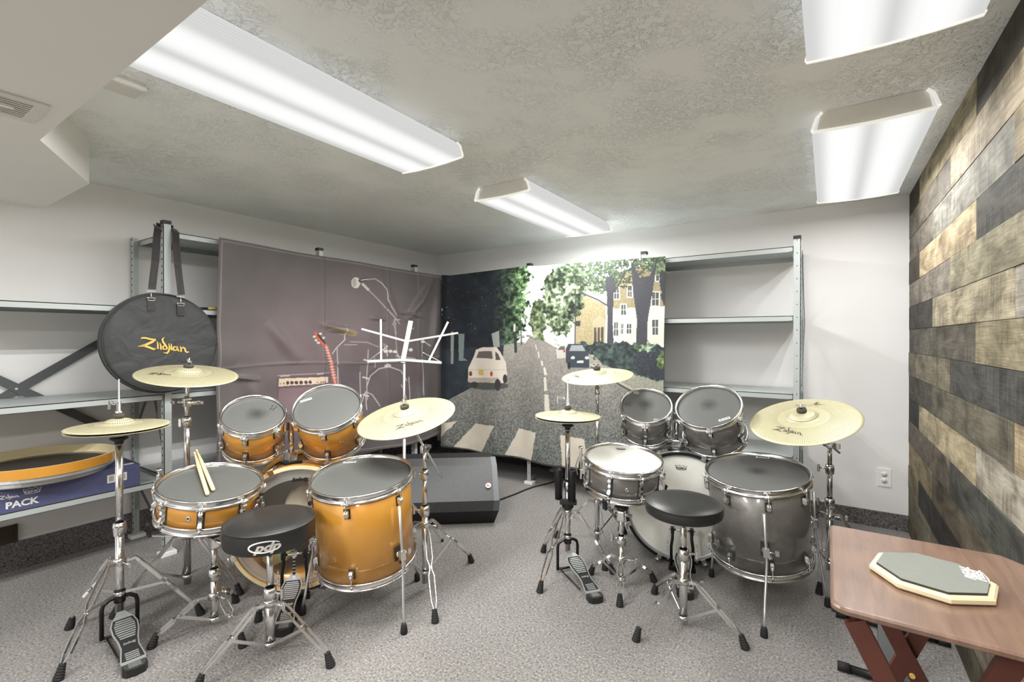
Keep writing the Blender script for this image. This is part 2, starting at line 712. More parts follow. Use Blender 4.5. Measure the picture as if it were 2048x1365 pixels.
# pen strokes of the script wordmark, x 0..1, baseline about y 0
SCRIPT = [
    ([(.07, .22), (.10, .245), (.16, .25), (.26, .23), (.35, .235)], [.006, .03, .034, .034, .02]),
    ([(.35, .235), (.27, .17), (.16, .10), (.01, .05)], [.02, .042, .04, .012]),
    ([(.01, .05), (.12, .075), (.22, .05), (.30, .015), (.345, .03)], [.012, .036, .04, .036, .01]),
    ([(.37, .20), (.385, .12), (.38, .04), (.40, .03)], [.01, .028, .03, .012]),
    ([(.42, .17), (.44, .10), (.435, .03), (.46, .02)], [.01, .028, .03, .012]),
    ([(.51, .30), (.47, .25), (.485, .19), (.53, .12), (.555, .07), (.545, .02)], [.008, .03, .036, .036, .034, .016]),
    ([(.54, .095), (.50, .11), (.475, .07), (.49, .03), (.54, .03)], [.014, .024, .028, .026, .016]),
    ([(.595, .17), (.605, .08), (.59, 0.0), (.555, -.055), (.48, -.05)], [.012, .03, .032, .03, .008]),
    ([(.64, .17), (.645, .10), (.64, .03), (.665, .02)], [.012, .028, .03, .012]),
    ([(.755, .095), (.70, .105), (.675, .06), (.69, .02), (.74, .03), (.76, .09)], [.014, .026, .028, .026, .02, .02]),
    ([(.755, .12), (.765, .06), (.775, .02), (.80, .01)], [.02, .028, .028, .012]),
    ([(.82, .12), (.835, .06), (.83, -.005)], [.02, .03, .03]),
    ([(.835, .07), (.88, .105), (.915, .075), (.92, .02), (.95, -.005), (1.0, .01)], [.016, .028, .032, .032, .03, .012]),
]


def script_logo(mb, width, z, mat, T, thick=1.0):
    for pts, ws in SCRIPT:
        P2, W2 = [], []
        for i in range(len(pts) - 1):
            for k in range(3):
                q = k / 3
                P2.append(((pts[i][0] * (1 - q) + pts[i + 1][0] * q - .5) * width, (pts[i][1] * (1 - q) + pts[i + 1][1] * q - .08) * width))
                W2.append((ws[i] * (1 - q) + ws[i + 1] * q) * width * thick)
        P2.append(((pts[-1][0] - .5) * width, (pts[-1][1] - .08) * width))
        W2.append(ws[-1] * width * thick)
        mb.ribbon(P2, W2, z, mat, T)


def crown_logo(mb, w, z, mat, T, lift=0.0008):
    """Small crown outline with block letters inside."""
    p = [(-.5, .26), (-.28, .16), (-.17, .30), (0, .17), (.17, .30), (.28, .16), (.5, .26), (.38, -.12), (0, -.16), (-.38, -.12), (-.5, .26)]
    mb.ribbon([(x * w, y * w) for x, y in p], w * 0.035, z, mat, T, lift)
    mb.text('REMO', w * 0.26, mat, T @ Matrix.Translation((0, -0.005 * w, z + lift)), sx=1.25, bold=w * 0.004)


# ------------------------------------------------------------------ the room
def quad_panel(name, pts, mat):
    mb = MB()
    mb.add(pts, [tuple(range(len(pts)))])
    return structure(mb.build(name, mat, recalc=False))


def slab(name, lo, hi, mat):
    mb = MB()
    c = [(a + b) / 2 for a, b in zip(lo, hi)]
    mb.box(c, [b - a for a, b in zip(lo, hi)])
    return structure(mb.build(name, mat))


slab('floor', (XL - .1, YF - .1, -.06), (XR + .1, YB + .1, 0), 'carpet')
slab('ceiling', (XL - .1, YF - .1, CEIL), (XR + .1, YB + .1, CEIL + .06), 'ceiling')
slab('wall_back', (XL - .1, YB, 0), (XR + .1, YB + .1, CEIL), 'wall')
slab('wall_left', (XL - .1, YF, 0), (XL, YB, CEIL), 'wall')
slab('wall_front', (XL - .1, YF - .1, 0), (XR + .1, YF, CEIL), 'wall')
slab('baseboard_back', (XL, YB - .012, 0), (XR, YB, .10), 'carpet_dark')
slab('baseboard_left', (XL, YF, 0), (XL + .012, YB - .012, .145), 'carpet_dark')

# boxed-in duct soffit: front edge along X, a chamfered corner, then back to the left wall
mb = MB()
SZ = 1.866
out = [(XL, -.55), (-.55, -.55), (-.55, .461), (-2.265, .461), (-2.722, .712), (XL, .712)]
mb.prism(out, SZ, CEIL)
structure(mb.build('ceiling_soffit', 'soffit'))

# plank wall: 15 courses, boards three joints long, each course shifted by one joint
PLANKS = {
    0: [(89, 83, 71), (184, 171, 142), (94, 90, 83), (141, 132, 119)],
    1: [(139, 131, 120), (213, 197, 173), (131, 125, 114)],
    2: [(148, 141, 131), (180, 177, 167), (184, 169, 141), (120, 113, 102)],
    3: [(103, 96, 85), (228, 207, 173), (107, 105, 100), (164, 153, 131)],
    4: [(169, 160, 149), (186, 178, 154), (140, 131, 118)],
    5: [(90, 86, 83), (206, 194, 169), (198, 192, 180), (107, 102, 93)],
    6: [(117, 112, 103), (122, 116, 107), (183, 172, 144), (114, 108, 98)],
    7: [(152, 145, 126), (105, 104, 102), (150, 141, 126)],
    8: [(104, 100, 92), (131, 125, 111), (198, 178, 148), (103, 97, 89)],
    9: [(68, 67, 65), (212, 197, 166), (206, 197, 183), (130, 120, 110)],
    10: [(137, 127, 116), (98, 98, 93), (164, 153, 133)],
    11: [(174, 160, 129), (121, 111, 96), (116, 108, 98), (165, 156, 136)],
    12: [(156, 143, 117), (75, 71, 69), (195, 181, 150), (96, 90, 81)],
    13: [(149, 141, 124), (143, 132, 116), (125, 120, 112), (177, 164, 141)],
    14: [(132, 120, 103), (114, 106, 93), (153, 141, 123), (103, 97, 89)],
}
mb = MB()
pcol = []
mb.box(((XR + .012 + XR + .1) / 2, (YF + YB) / 2, CEIL / 2), (.088, YB - YF, CEIL), 1)
pcol += [(0.01, 0.01, 0.01, 1)] * len(mb.f)
rowh = CEIL / 15
step = 0.392
for r in range(15):
    zt = CEIL - r * rowh
    zb = zt - rowh
    j = 2.567 + step * ((r - 4) % 3)
    while j < YB - .02:
        j += 3 * step
    j -= 3 * step
    ends = [YB, j]
    while ends[-1] > YF:
        ends.append(max(YF, ends[-1] - 3 * step))
    cols = PLANKS[r]
    for k in range(len(ends) - 1):
        a, b = ends[k + 1], ends[k]
        c = cols[k] if k < len(cols) else random.choice([(110, 100, 88), (160, 146, 114), (84, 80, 76), (140, 130, 112)])
        th = random.uniform(0.0, .004)
        n0 = len(mb.f)
        mb.box((XR + .006 + th / 2, (a + b) / 2, (zt + zb) / 2), (.014 - th, b - a - .0012, zt - zb - .0016), 0, bev=.0012)
        pcol += [lin(c)] * (len(mb.f) - n0)
wr = mb.build('wall_right', ['plank', 'gap'])
ca = wr.data.color_attributes.new('plank', 'FLOAT_COLOR', 'CORNER')
buf = np.zeros((len(wr.data.loops), 4), np.float32)
for p in wr.data.polygons:
    buf[p.loop_start:p.loop_start + p.loop_total] = pcol[p.index]
ca.data.foreach_set('color', buf.ravel())
structure(wr)
# pale knot boss on the slate board is part of the wood pattern: a raised oval on the wall
# ------------------------------------------------------------------ ceiling lights
def ceiling_light(x0, y0, ln, label):
    """Wrap-around fluorescent fixture: body, two end plates and a lens; near end at y0."""
    w, hgt = .375, .082
    cx = x0 + w / 2
    t = thing('ceiling_light', label, 'ceiling light', (cx, y0 + ln / 2, CEIL - hgt), 'wrap-around lights on the ceiling')
    T = Matrix.Translation((cx, y0 + ln / 2, CEIL))
    b = MB(T)
    b.box((0, 0, -.018), (.28, ln - .03, .036))
    b.build('body', 'light_body', t)
    # lens: shallow bowl section swept along the length
    sec = [(-w / 2 + .034, -.006), (-w / 2 + .016, -.024), (-w / 2 + .001, -.071), (-w / 2 + .002, -.0745), (-.10, -.080), (0, -.082), (.10, -.080), (w / 2 - .002, -.0745), (w / 2 - .001, -.071), (w / 2 - .016, -.024), (w / 2 - .034, -.006)]
    L = MB(T)
    n = len(sec)
    vs = [(x, -ln / 2 + .004, z) for x, z in sec] + [(x, ln / 2 - .004, z) for x, z in sec]
    L.add(vs, [(i, i + 1, n + i + 1, n + i) for i in range(n - 1)], 0, False)
    L.build('lens', 'lens', t)
    for s in (-1, 1):
        e = MB(T)
        o2 = [(-w / 2 + .03, -.006), (-w / 2 + .052, -.001), (w / 2 - .052, -.001), (w / 2 - .03, -.006), (w / 2 - .018, -.066), (0, -.074), (-w / 2 + .018, -.066)]
        R_ = Matrix(((1, 0, 0, 0), (0, 0, 1, s * (ln / 2 - .012)), (0, 1, 0, 0), (0, 0, 0, 1)))
        e.prism(o2, -.002, .002, 0, R_)
        # rim strip that frames the lens end
        rim = [(x, s * ln / 2, z) for x, z in sec]
        e.sweep(rim, [(-.005, -.003), (.005, -.003), (.005, .003), (-.005, .003)], 1, (0, 1, 0))
        e.build('end_plate', ['end_plate', 'lens_edge'], t)
    return t


ceiling_light(-1.712, .462, 1.155, 'long lit ceiling light running out of the boxed duct at upper left')
ceiling_light(-1.712, 2.18, 1.15, 'lit ceiling light in the middle, above the street backdrop')
ceiling_light(-.055, 2.18, 1.15, 'whole lit ceiling light beside the plank wall with grey end plate showing')
ceiling_light(-.055, .46, 1.16, 'nearest ceiling light, cut off by the top edge at upper right')
ceiling_light(-.055, -1.26, 1.15, 'unseen ceiling light added behind the viewpoint, along the plank wall')  # added lamp, never in view, to light the front of the room
ceiling_light(-1.712, -1.80, 1.15, 'unseen ceiling light added behind the boxed duct to brighten the left side')  # added out of view so more light reaches the left of the room

t = thing('ceiling_box', 'small white surface box on the ceiling half hidden by the boxed duct', 'ceiling box', (-2.02, .63, CEIL - .03))
b = MB()
b.box((-2.0, .60, CEIL - .014), (.09, .12, .028), bev=.004)
b.build('cover', 'light_body', t)
b = MB()
b.box((-1.957, .60, CEIL - .018), (.012, .13, .012), bev=.002)
b.build('raceway', 'white_plastic', t)

# supply vent in the soffit underside
t = thing('air_vent', 'white slotted air vent in the underside of the boxed duct', 'vent', (-2.02, .33, SZ))
b = MB()
x0, x1, y0, y1 = -2.10, -1.90, .14, .41
for lo, hi in (((x0, y0), (x0 + .028, y1)), ((x1 - .028, y0), (x1, y1)), ((x0 + .028, y0), (x1 - .028, y0 + .028)), ((x0 + .028, y1 - .028), (x1 - .028, y1))):
    b.box(((lo[0] + hi[0]) / 2, (lo[1] + hi[1]) / 2, SZ - .003), (hi[0] - lo[0], hi[1] - lo[1], .006))
b.build('frame', 'light_body', t)
b = MB()
b.box(((x0 + x1) / 2, (y0 + y1) / 2, SZ - .0008), (x1 - x0 - .05, y1 - y0 - .05, .0012))
b.build('backing', 'hole', t)
b = MB()
for i in range(9):
    x = x0 + .034 + i * .0165
    b.box((x, (y0 + y1) / 2, SZ - .0035), (.006, y1 - y0 - .05, .004))
b.build('slats', 'end_plate', t)
b = MB()
b.box((-1.99, .335, SZ - .009), (.014, .03, .006))
b.build('damper_lever', 'white_plastic', t)

# outlet on the back wall
t = thing('wall_outlet', 'white double power outlet low on the back wall near the plank wall', 'power outlet', (.295, YB, .315))
b = MB()
b.box((.295, YB - .003, .315), (.07, .006, .114), bev=.002)
b.build('cover_plate', 'white_plastic', t)
for dz in (.02, -.02):
    b = MB()
    b.lathe([(0, .0), (.0165, 0), (.0165, .002), (0, .002)], 24, 0, mat_at((.295, YB - .006, .315 + dz), (0, -1, 0)))
    for dx in (-.0065, .0065):
        b.box((.295 + dx, YB - .0084, .315 + dz + .004), (.0022, .0008, .008), 1)
    b.box((.295, YB - .0084, .315 + dz - .007), (.005, .0008, .005), 1)
    b.build('socket', ['white_plastic', 'ink'], t)

t = thing('wall_panel', 'small dark brown panel low on the left wall under the bottom shelf', 'panel', (XL, .40, .147))
b = MB()
b.box((XL + .008, .40, .19), (.016, .40, .086))
b.build('board', 'brown', t)
b = MB()
b.box((XL + .010, .603, .19), (.02, .012, .09))
b.build('edge_strip', 'dark_edge', t)


# ------------------------------------------------------------------ steel shelving
def post_mesh(x, y, z0, z1, ax, ay, w=.036, slots='x'):
    """Slotted angle post with its corner at (x, y), legs running along ax*X and ay*Y."""
    b = MB()
    th = .003
    b.box((x + ax * w / 2, y + ay * th / 2, (z0 + z1) / 2), (w, th, z1 - z0))
    b.box((x + ax * th / 2, y + ay * w / 2, (z0 + z1) / 2), (th, w, z1 - z0))
    z = z0 + .03
    k = 0
    while z < z1 - .01:
        if slots == 'x':
            b.box((x + ax * w * .55, y, z), (.009, .0012, .011), 1)
        else:
            b.box((x, y + ay * w * .55, z), (.0012, .009, .011), 1)
            if k % 2:
                b.box((x + ax * w * .5, y, z), (.005, .0012, .005), 1)
        k += 1
        z += .038
    return b


def shelf_mesh(x0, x1, y0, y1, zt, lip=.031):
    b = MB()
    b.box(((x0 + x1) / 2, (y0 + y1) / 2, zt - .002), (x1 - x0, y1 - y0, .004))
    for (a, c) in (((x0, y0), (x1, y0)), ((x0, y1), (x1, y1))):
        s = 1 if a[1] == y0 else -1
        b.box(((x0 + x1) / 2, a[1] + s * .001, zt - lip / 2), (x1 - x0, .002, lip))
    for xx, s in ((x0, 1), (x1, -1)):
        b.box((xx + s * .001, (y0 + y1) / 2, zt - lip / 2), (.002, y1 - y0, lip))
    # returned flanges under the shelf
    b.box((x1 - .008, (y0 + y1) / 2, zt - lip + .001), (.016, y1 - y0, .002))
    b.box((x0 + .008, (y0 + y1) / 2, zt - lip + .001), (.016, y1 - y0, .002))
    return b


XFR = -2.98
t = thing('shelving_unit', 'grey slotted steel shelving along the left wall behind the orange drum kit', 'shelving', (-3.2, 1.9, 0))
SH = t
POSTS = [(.14, 1.36), (1.085, 1.806), (2.02, 1.806), (2.945, 1.806)]
for i, (py, zt) in enumerate(POSTS):
    for x, ax in ((XFR + .002, -1), (XL + .012, 1)):
        z0 = .022
        p = post_mesh(x, py, z0, zt - (.0 if x > -3.2 else .03), ax, 1).build('post', ['steel', 'hole'], SH)
        c = MB()
        c.box((x + ax * .018, py + .018, .011), (.06, .075, .022), bev=.003)
        c.build('foot', 'white_plastic', p)
        if zt > 1.5 and x > -3.2:
            c = MB()
            c.box((x + ax * .018, py + .018, zt + .004), (.04, .04, .02))
            c.build('cap', 'dark_plastic', p)
levels = [1.763, 1.347, .879, .415]
for i in range(3):
    ya, yb = POSTS[i][0] + .037, POSTS[i + 1][0]
    for z in levels:
        if i == 0 and z > 1.5:
            continue
        shelf_mesh(XL + .02, XFR - .006, ya, yb, z).build('shelf', 'steel', SH)
ya, yb = POSTS[3][0] + .037, 3.25
for z in levels:
    shelf_mesh(XL + .02, XFR - .006, ya, yb, z).build('shelf', 'steel', SH)
# flat diagonal braces behind the low bay, and zigzag braces of the end frame
xb = XL + .018
for a, c, dx in (((.16, .60), (1.05, 1.235), .0), ((.16, 1.255), (1.05, .605), .0045)):
    b = MB()
    b.bar([(xb + dx, a[0], a[1]), (xb + dx, c[0], c[1])], .042, .003, (1, 0, 0))
    b.build('cross_brace', 'steel_dark', SH)
b = MB()
b.tube((xb + .010, .605, .925), (xb + .006, .605, .925), .006)
b.build('brace_bolt', 'satin_chrome', SH)
for a, c in (((-3.40, .62), (-3.22, .842)), ((-3.11, .845), (-3.0, .56)), ((-3.40, .36), (-3.02, .12))):
    b = MB()
    b.bar([(a[0], 1.09, a[1]), (c[0], 1.09, c[1])], .022, .003, (0, 1, 0))
    b.build('side_brace', 'steel_dark', SH)

YFR = 3.265
t = thing('shelving_unit', 'grey slotted steel shelving along the back wall, its right bays empty', 'shelving', (-1.5, 3.5, 0))
SB = t
PX = [-2.03, -1.09, -.17]
for px_ in PX:
    for y, ay in ((YFR, 1), (YB - .016, -1)):
        zt = 1.775
        right = px_ == PX[-1]
        p = post_mesh(px_ + (.036 if right else 0), y, .022, zt - (0 if ay > 0 else .03), -1 if right else 1, ay, .036, 'y').build('post', ['steel', 'hole'], SB)
        xc = px_ + .018
        c = MB()
        c.box((xc, y + ay * .018, .011), (.075, .06, .022), bev=.003)
        c.build('foot', 'white_plastic', p)
        if ay > 0:
            c = MB()
            c.box((xc, y + ay * .018, zt + .004), (.04, .04, .02))
            c.build('cap', 'dark_plastic', p)
lv = [1.728, 1.316, .848, .47]
edges = [(-2.90, -2.035), (-1.99, -1.095), (-1.05, -.172)]
for xa, xc in edges:
    for z in lv:
        shelf_mesh(xa, xc, YFR + .006, YB - .02, z).build('shelf', 'steel', SB)
for s in (0, 1):
    b = MB()
    xx = -.128
    b.bar([(xx, YFR + .03, 1.70 if s else .9), (xx, YB - .03, 1.28 if s else 1.28)], .02, .003, (1, 0, 0))
    b.build('side_brace', 'steel_dark', SB)


# ------------------------------------------------------------------ printed cloth backdrops
F_PX, YAW, PIT = 948.0, math.radians(33.67), math.radians(-.3)
CAM_R = (Matrix.Rotation(YAW, 3, 'Z') @ Matrix.Rotation(PI / 2 + PIT, 3, 'X'))
RT = np.array(CAM_R.transposed())


def measure(P):
    """Where points of the cloth were measured in the photograph; used to lay out the print on the cloth."""
    q = (P - np.array([0, 0, CAM_H])) @ RT.T
    return 1024 + F_PX * q[..., 0] / -q[..., 2], 682.5 - F_PX * q[..., 1] / -q[..., 2]


def vnoise(x, y, seed=0):
    r = np.random.default_rng(seed).random((256, 256))
    xi, yi = np.floor(x).astype(int), np.floor(y).astype(int)
    fx, fy = x - xi, y - yi
    fx, fy = fx * fx * (3 - 2 * fx), fy * fy * (3 - 2 * fy)
    g = lambda a, b: r[a % 256, b % 256]
    return (g(xi, yi) * (1 - fx) + g(xi + 1, yi) * fx) * (1 - fy) + (g(xi, yi + 1) * (1 - fx) + g(xi + 1, yi + 1) * fx) * fy


def fbm(x, y, o=4, seed=0):
    s, a, tot = 0, 1, 0
    for k in range(o):
        s = s + a * vnoise(x * 2 ** k, y * 2 ** k, seed + k)
        tot += a
        a *= .55
    return s / tot


class Print:
    def __init__(self, U, Vv):
        self.u, self.v = U, Vv
        self.c = np.zeros(U.shape + (3,))

    def fill(self, mask, col, a=1.0):
        m = (mask * a)[..., None]
        col = np.array(col, float) if not isinstance(col, np.ndarray) else col
        self.c = self.c * (1 - m) + col * m

    def poly(self, pts, rough=0.0, seed=0):
        u, v = self.u, self.v
        if rough:
            u = u + rough * 2 * (fbm(self.u / 9, self.v / 9, 3, seed) - .5) * 2
            v = v + rough * 2 * (fbm(self.u / 9, self.v / 9, 3, seed + 9) - .5) * 2
        ins = np.zeros(u.shape, bool)
        n = len(pts)
        for i in range(n):
            x0, y0 = pts[i]
            x1, y1 = pts[(i + 1) % n]
            if y0 == y1:
                continue
            cond = ((y0 > v) != (y1 > v)) & (u < (x1 - x0) * (v - y0) / (y1 - y0) + x0)
            ins ^= cond
        return ins.astype(float)

    def line(self, pts, w, col, a=1.0):
        m = np.zeros(self.u.shape)
        for (x0, y0), (x1, y1) in zip(pts[:-1], pts[1:]):
            dx, dy = x1 - x0, y1 - y0
            L2 = dx * dx + dy * dy + 1e-9
            t = np.clip(((self.u - x0) * dx + (self.v - y0) * dy) / L2, 0, 1)
            d = np.hypot(self.u - x0 - t * dx, self.v - y0 - t * dy)
            m = np.maximum(m, np.clip(w / 2 + .5 - d, 0, 1))
        self.fill(m, col, a)

    def ell(self, c, rx, ry, col, a=1.0, rot=0.0, soft=0.0):
        x, y = self.u - c[0], self.v - c[1]
        cr, sr = math.cos(rot), math.sin(rot)
        d = np.hypot((x * cr + y * sr) / rx, (-x * sr + y * cr) / ry)
        m = np.clip((1 - d) / soft, 0, 1) if soft else (d < 1).astype(float)
        self.fill(m, col, a)

    def linear(self):
        x = np.clip(self.c, 0, 255) / 255
        return np.where(x <= .04045, x / 12.92, ((x + .055) / 1.055) ** 2.4)


def cloth_object(name, P, rgb, label, thick=.0018, nrm=(1, 0, 0)):
    """Grid cloth with real thickness: printed front sheet plus back sheet, joined round the hem."""
    ny, nx = P.shape[:2]
    n = ny * nx
    front = P.reshape(-1, 3)
    back = front - np.array(nrm) * thick
    idx = np.arange(n).reshape(ny, nx)
    q = np.stack([idx[:-1, :-1], idx[:-1, 1:], idx[1:, 1:], idx[1:, :-1]], -1).reshape(-1, 4)
    # coarse back sheet
    sy = np.unique(np.append(np.arange(0, ny, 6), ny - 1))
    sx = np.unique(np.append(np.arange(0, nx, 6), nx - 1))
    bi = idx[np.ix_(sy, sx)].ravel()
    m = len(bi)
    bid = np.arange(n, n + m).reshape(len(sy), len(sx))
    qb = np.stack([bid[:-1, :-1], bid[1:, :-1], bid[1:, 1:], bid[:-1, 1:]], -1).reshape(-1, 4)
    verts = np.vstack([front, back[bi]])
    faces = np.vstack([q, qb])
    me = bpy.data.meshes.new(name)
    me.vertices.add(len(verts)); me.vertices.foreach_set('co', verts.astype(np.float32).ravel())
    me.loops.add(faces.size); me.loops.foreach_set('vertex_index', faces.astype(np.int32).ravel())
    me.polygons.add(len(faces))
    me.polygons.foreach_set('loop_start', np.arange(0, faces.size, 4, dtype=np.int32))
    me.polygons.foreach_set('use_smooth', np.ones(len(faces), bool))
    me.update(calc_edges=True)
    me.validate()
    ca = me.color_attributes.new('print', 'FLOAT_COLOR', 'POINT')
    cc = np.ones((len(verts), 4), np.float32)
    cc[:n, :3] = rgb.reshape(-1, 3)
    cc[n:, :3] = np.array(lin((96, 92, 92))[:3])
    ca.data.foreach_set('color', cc.ravel())
    me.materials.append(M['cloth'])
    o = bpy.data.objects.new(name, me)
    COL.objects.link(o)
    WORLD[o.name] = Matrix.Identity(4)
    return tag(o, label, 'backdrop')


# --- backdrop with printed band gear, hung on the left shelving
NY, NZ = 500, 372
yy = np.linspace(0, 1, NY)[None, :].repeat(NZ, 0)
zz = np.linspace(0, 1, NZ)[:, None].repeat(NY, 1)
Yc = 1.345 + (3.262 - 1.345) * yy - .025 * (1 - zz) * (1 - yy)
zbot = np.interp(Yc, [1.32, 1.7, 2.39, 2.76, 3.0, 3.3], [.445, .40, .312, .287, .292, .312])
ztop = 1.766 - .012 * yy - .006 * np.sin(yy * PI * 2) ** 2
Zc = zbot + (ztop - zbot) * zz
drop = 1 - zz
fold = .016 * np.sin(yy * 21 + 1.5 * fbm(yy * 4, zz * 3, 2, 3) * 4) * np.clip(drop * 1.6, 0, 1) * (.4 + .6 * vnoise(yy * 5, zz * 2, 8))
fold += .09 * (fbm(yy * 5 + .7 * zz, zz * 2.5, 3, 5) - .5) * np.clip(.25 + drop, 0, 1)
fold += .034 * (fbm(yy * 2.6, zz * 1.1, 2, 61) - .5)
fold += .007 * np.exp(-((Zc - 1.0 - .016 * np.sin(yy * 7)) / .009) ** 2) * (.3 + .7 * vnoise(yy * 9, yy * 0, 2))      # packing crease
for ycr in (2.04, 2.62, 2.95):
    fold += .006 * np.exp(-((Yc - ycr) / .008) ** 2)
# drag folds falling from the top right corner
for (a, b_, amp, wd) in (((3.12, 1.70), (2.80, 1.32), .030, .030), ((3.20, 1.60), (3.08, .95), .022, .04), ((2.55, 1.66), (2.72, 1.30), .014, .04), ((1.62, 1.30), (1.85, 1.02), .018, .04), ((2.02, 1.28), (2.30, 1.22), .020, .02), ((1.42, 1.05), (1.72, .60), .018, .05), ((1.36, .96), (1.60, .92), .014, .014), ((1.38, .62), (1.60, .56), .016, .02), ((2.42, 1.34), (2.62, 1.33), .012, .012), ((1.90, .86), (2.3, .70), .016, .03), ((2.70, 1.40), (3.02, 1.36), .012, .012)):
    dx, dz = b_[0] - a[0], b_[1] - a[1]
    tt = np.clip(((Yc - a[0]) * dx + (Zc - a[1]) * dz) / (dx * dx + dz * dz), 0, 1)
    dd = ((Yc - a[0]) * dz - (Zc - a[1]) * dx) / math.hypot(dx, dz)
    dist = np.hypot(Yc - a[0] - tt * dx, Zc - a[1] - tt * dz)
    fold += 1.7 * amp * np.exp(-(dist / wd) ** 2) * np.sin(PI * np.clip(tt, .05, 1))
Xc = -2.942 + np.maximum(fold, -.022)
P1 = np.stack([Xc, Yc, Zc], -1)
flat = np.stack([np.full_like(Xc, -2.95), Yc, Zc], -1)
U, W_ = measure(flat)
A = Print(U, W_)
nz1 = fbm(U / 60, W_ / 60, 4, 21)[..., None]
A.c = np.array([90, 84, 84.0]) + (nz1 - .5) * np.array([14, 12, 12])
A.ell((640, 690), 210, 190, (126, 108, 110), .75, 0, 1.0)
A.ell((735, 650), 110, 140, (122, 108, 110), .55, 0, 1.0)
A.ell((580, 830), 160, 110, (112, 96, 99), .6, 0, 1.0)
lt = (214, 206, 202)
# microphone, its cable and boom
A.ell((710, 566), 9, 11, (206, 200, 194), 1, .1)
A.ell((707, 566), 4, 9, (150, 146, 142), .7)
A.line([(719, 562), (731, 559)], 7, (60, 56, 58)); A.line([(721, 561), (733, 559)], 2, lt)
A.line([(733, 560), (748, 558), (760, 566), (770, 580), (772, 600), (780, 616), (790, 632)], 1.6, (190, 180, 178))
A.line([(724, 569), (735, 580)], 5, (200, 192, 188)); A.line([(735, 580), (765, 610), (797, 648)], 2.0, (176, 168, 166))
A.line([(797, 640), (786, 640), (788, 655), (790, 668)], 2, (180, 172, 170))
A.ell((787, 648), 4, 5, (150, 140, 140))
A.line([(788, 660), (794, 720)], 2.2, (150, 142, 142))
# printed cymbal, stands, drums
A.ell((684, 663), 28, 6, (150, 132, 104), .9, .12); A.ell((690, 668), 20, 4, (170, 150, 110), .7, .15)
A.line([(691, 652), (689, 672), (690, 680), (675, 696), (666, 708)], 2.2, (196, 186, 184))
A.line([(676, 694), (677, 720), (677, 760), (682, 800)], 2.2, (180, 170, 168))
for pts in ([(690, 690), (712, 690)], [(700, 684), (730, 685), (757, 694)], [(768, 688), (770, 700), (786, 705)], [(812, 660), (824, 657)]):
    A.line(pts, 1.6, (176, 166, 166))
A.fill(A.poly([(676, 730), (722, 730), (722, 790), (690, 790)]), (90, 80, 84), .8)
A.ell((776, 768), 44, 40, (94, 82, 86), .75); A.line([(735, 775), (742, 752), (758, 738), (778, 734), (800, 742), (812, 762)], 1.8, (196, 188, 186))
A.ell((775, 732), 6, 4, (190, 182, 180))
A.fill(A.poly([(812, 715), (838, 715), (838, 770), (812, 770)]), (88, 76, 80), .7)
for x0, y0, y1 in ((734, 700, 800), (722, 745, 830), (748, 712, 735), (772, 690, 712), (842, 690, 790), (816, 755, 800), (806, 700, 726)):
    A.line([(x0, y0), (x0 + 2, y1)], 1.8, (178, 170, 168))
for y0 in (720, 755, 790):
    A.line([(728, y0), (738, y0 + 3)], 3, (206, 198, 196))
for pts in ([(722, 815), (733, 784), (745, 790), (758, 812)], [(733, 784), (734, 820)], [(800, 770), (812, 800)], [(792, 705), (800, 722)], [(790, 712), (826, 718)], [(842, 680), (856, 692)]):
    A.line(pts, 1.8, (186, 178, 176))
for c in ((771, 703), (780, 703), (789, 704), (805, 716), (843, 684), (818, 700)):
    A.ell(c, 4, 3, (210, 204, 200))
# guitar headstock and neck
A.fill(A.poly([(626, 665), (630, 663), (648, 684), (656, 690), (650, 694), (640, 686)]), (206, 92, 62))
A.line([(636, 670), (652, 690)], 4, (58, 48, 50))
for c in ((627, 674), (631, 681), (636, 686), (641, 668), (648, 676)):
    A.ell(c, 3.2, 2.4, (212, 200, 190))
A.line([(652, 692), (662, 722), (672, 768)], 8.5, (178, 92, 78))
A.line([(652, 692), (662, 722), (672, 768)], 3.5, (206, 150, 138))
for k in range(12):
    q = k / 12
    x, y = 653 + 19 * q, 696 + 66 * q
    A.line([(x - 4, y), (x + 4, y - 1)], 1.2, (222, 204, 196))
# amplifier
A.fill(A.poly([(553, 752), (662, 745), (664, 830), (556, 832)]), (98, 84, 88), .9)
A.fill(A.poly([(558, 758), (657, 754), (657, 766), (558, 774)]), (214, 192, 170))
A.line([(556, 752), (660, 746)], 2, (160, 146, 146))
for k in range(6):
    A.ell((577 + k * 8.2, 766.5 - k * .35), 3.3, 3.6, (62, 52, 50))
for x in (562, 569, 633, 641, 646, 651):
    A.ell((x, 768 - (x - 560) * .04), 1.5, 1.5, (86, 74, 70))
A.line([(562, 753), (580, 752)], 2.4, (190, 176, 172)); A.line([(634, 749), (645, 748)], 2.0, (200, 186, 180))
A.fill(A.poly([(559, 778), (660, 772), (661, 828), (560, 830)]), (134, 110, 114), .8)
# stitched hem
edge = np.minimum(np.minimum(yy * 1.92, (1 - yy) * 1.92), np.minimum(zz * 1.35, (1 - zz) * 1.35))
A.fill((np.abs(edge - .016) < .0035) * 1.0, (150, 140, 140), .55)
cloth_object('backdrop_drape', P1, A.linear(), 'dark mauve cloth backdrop printed with microphone, guitar and amplifier, hung on left shelving')

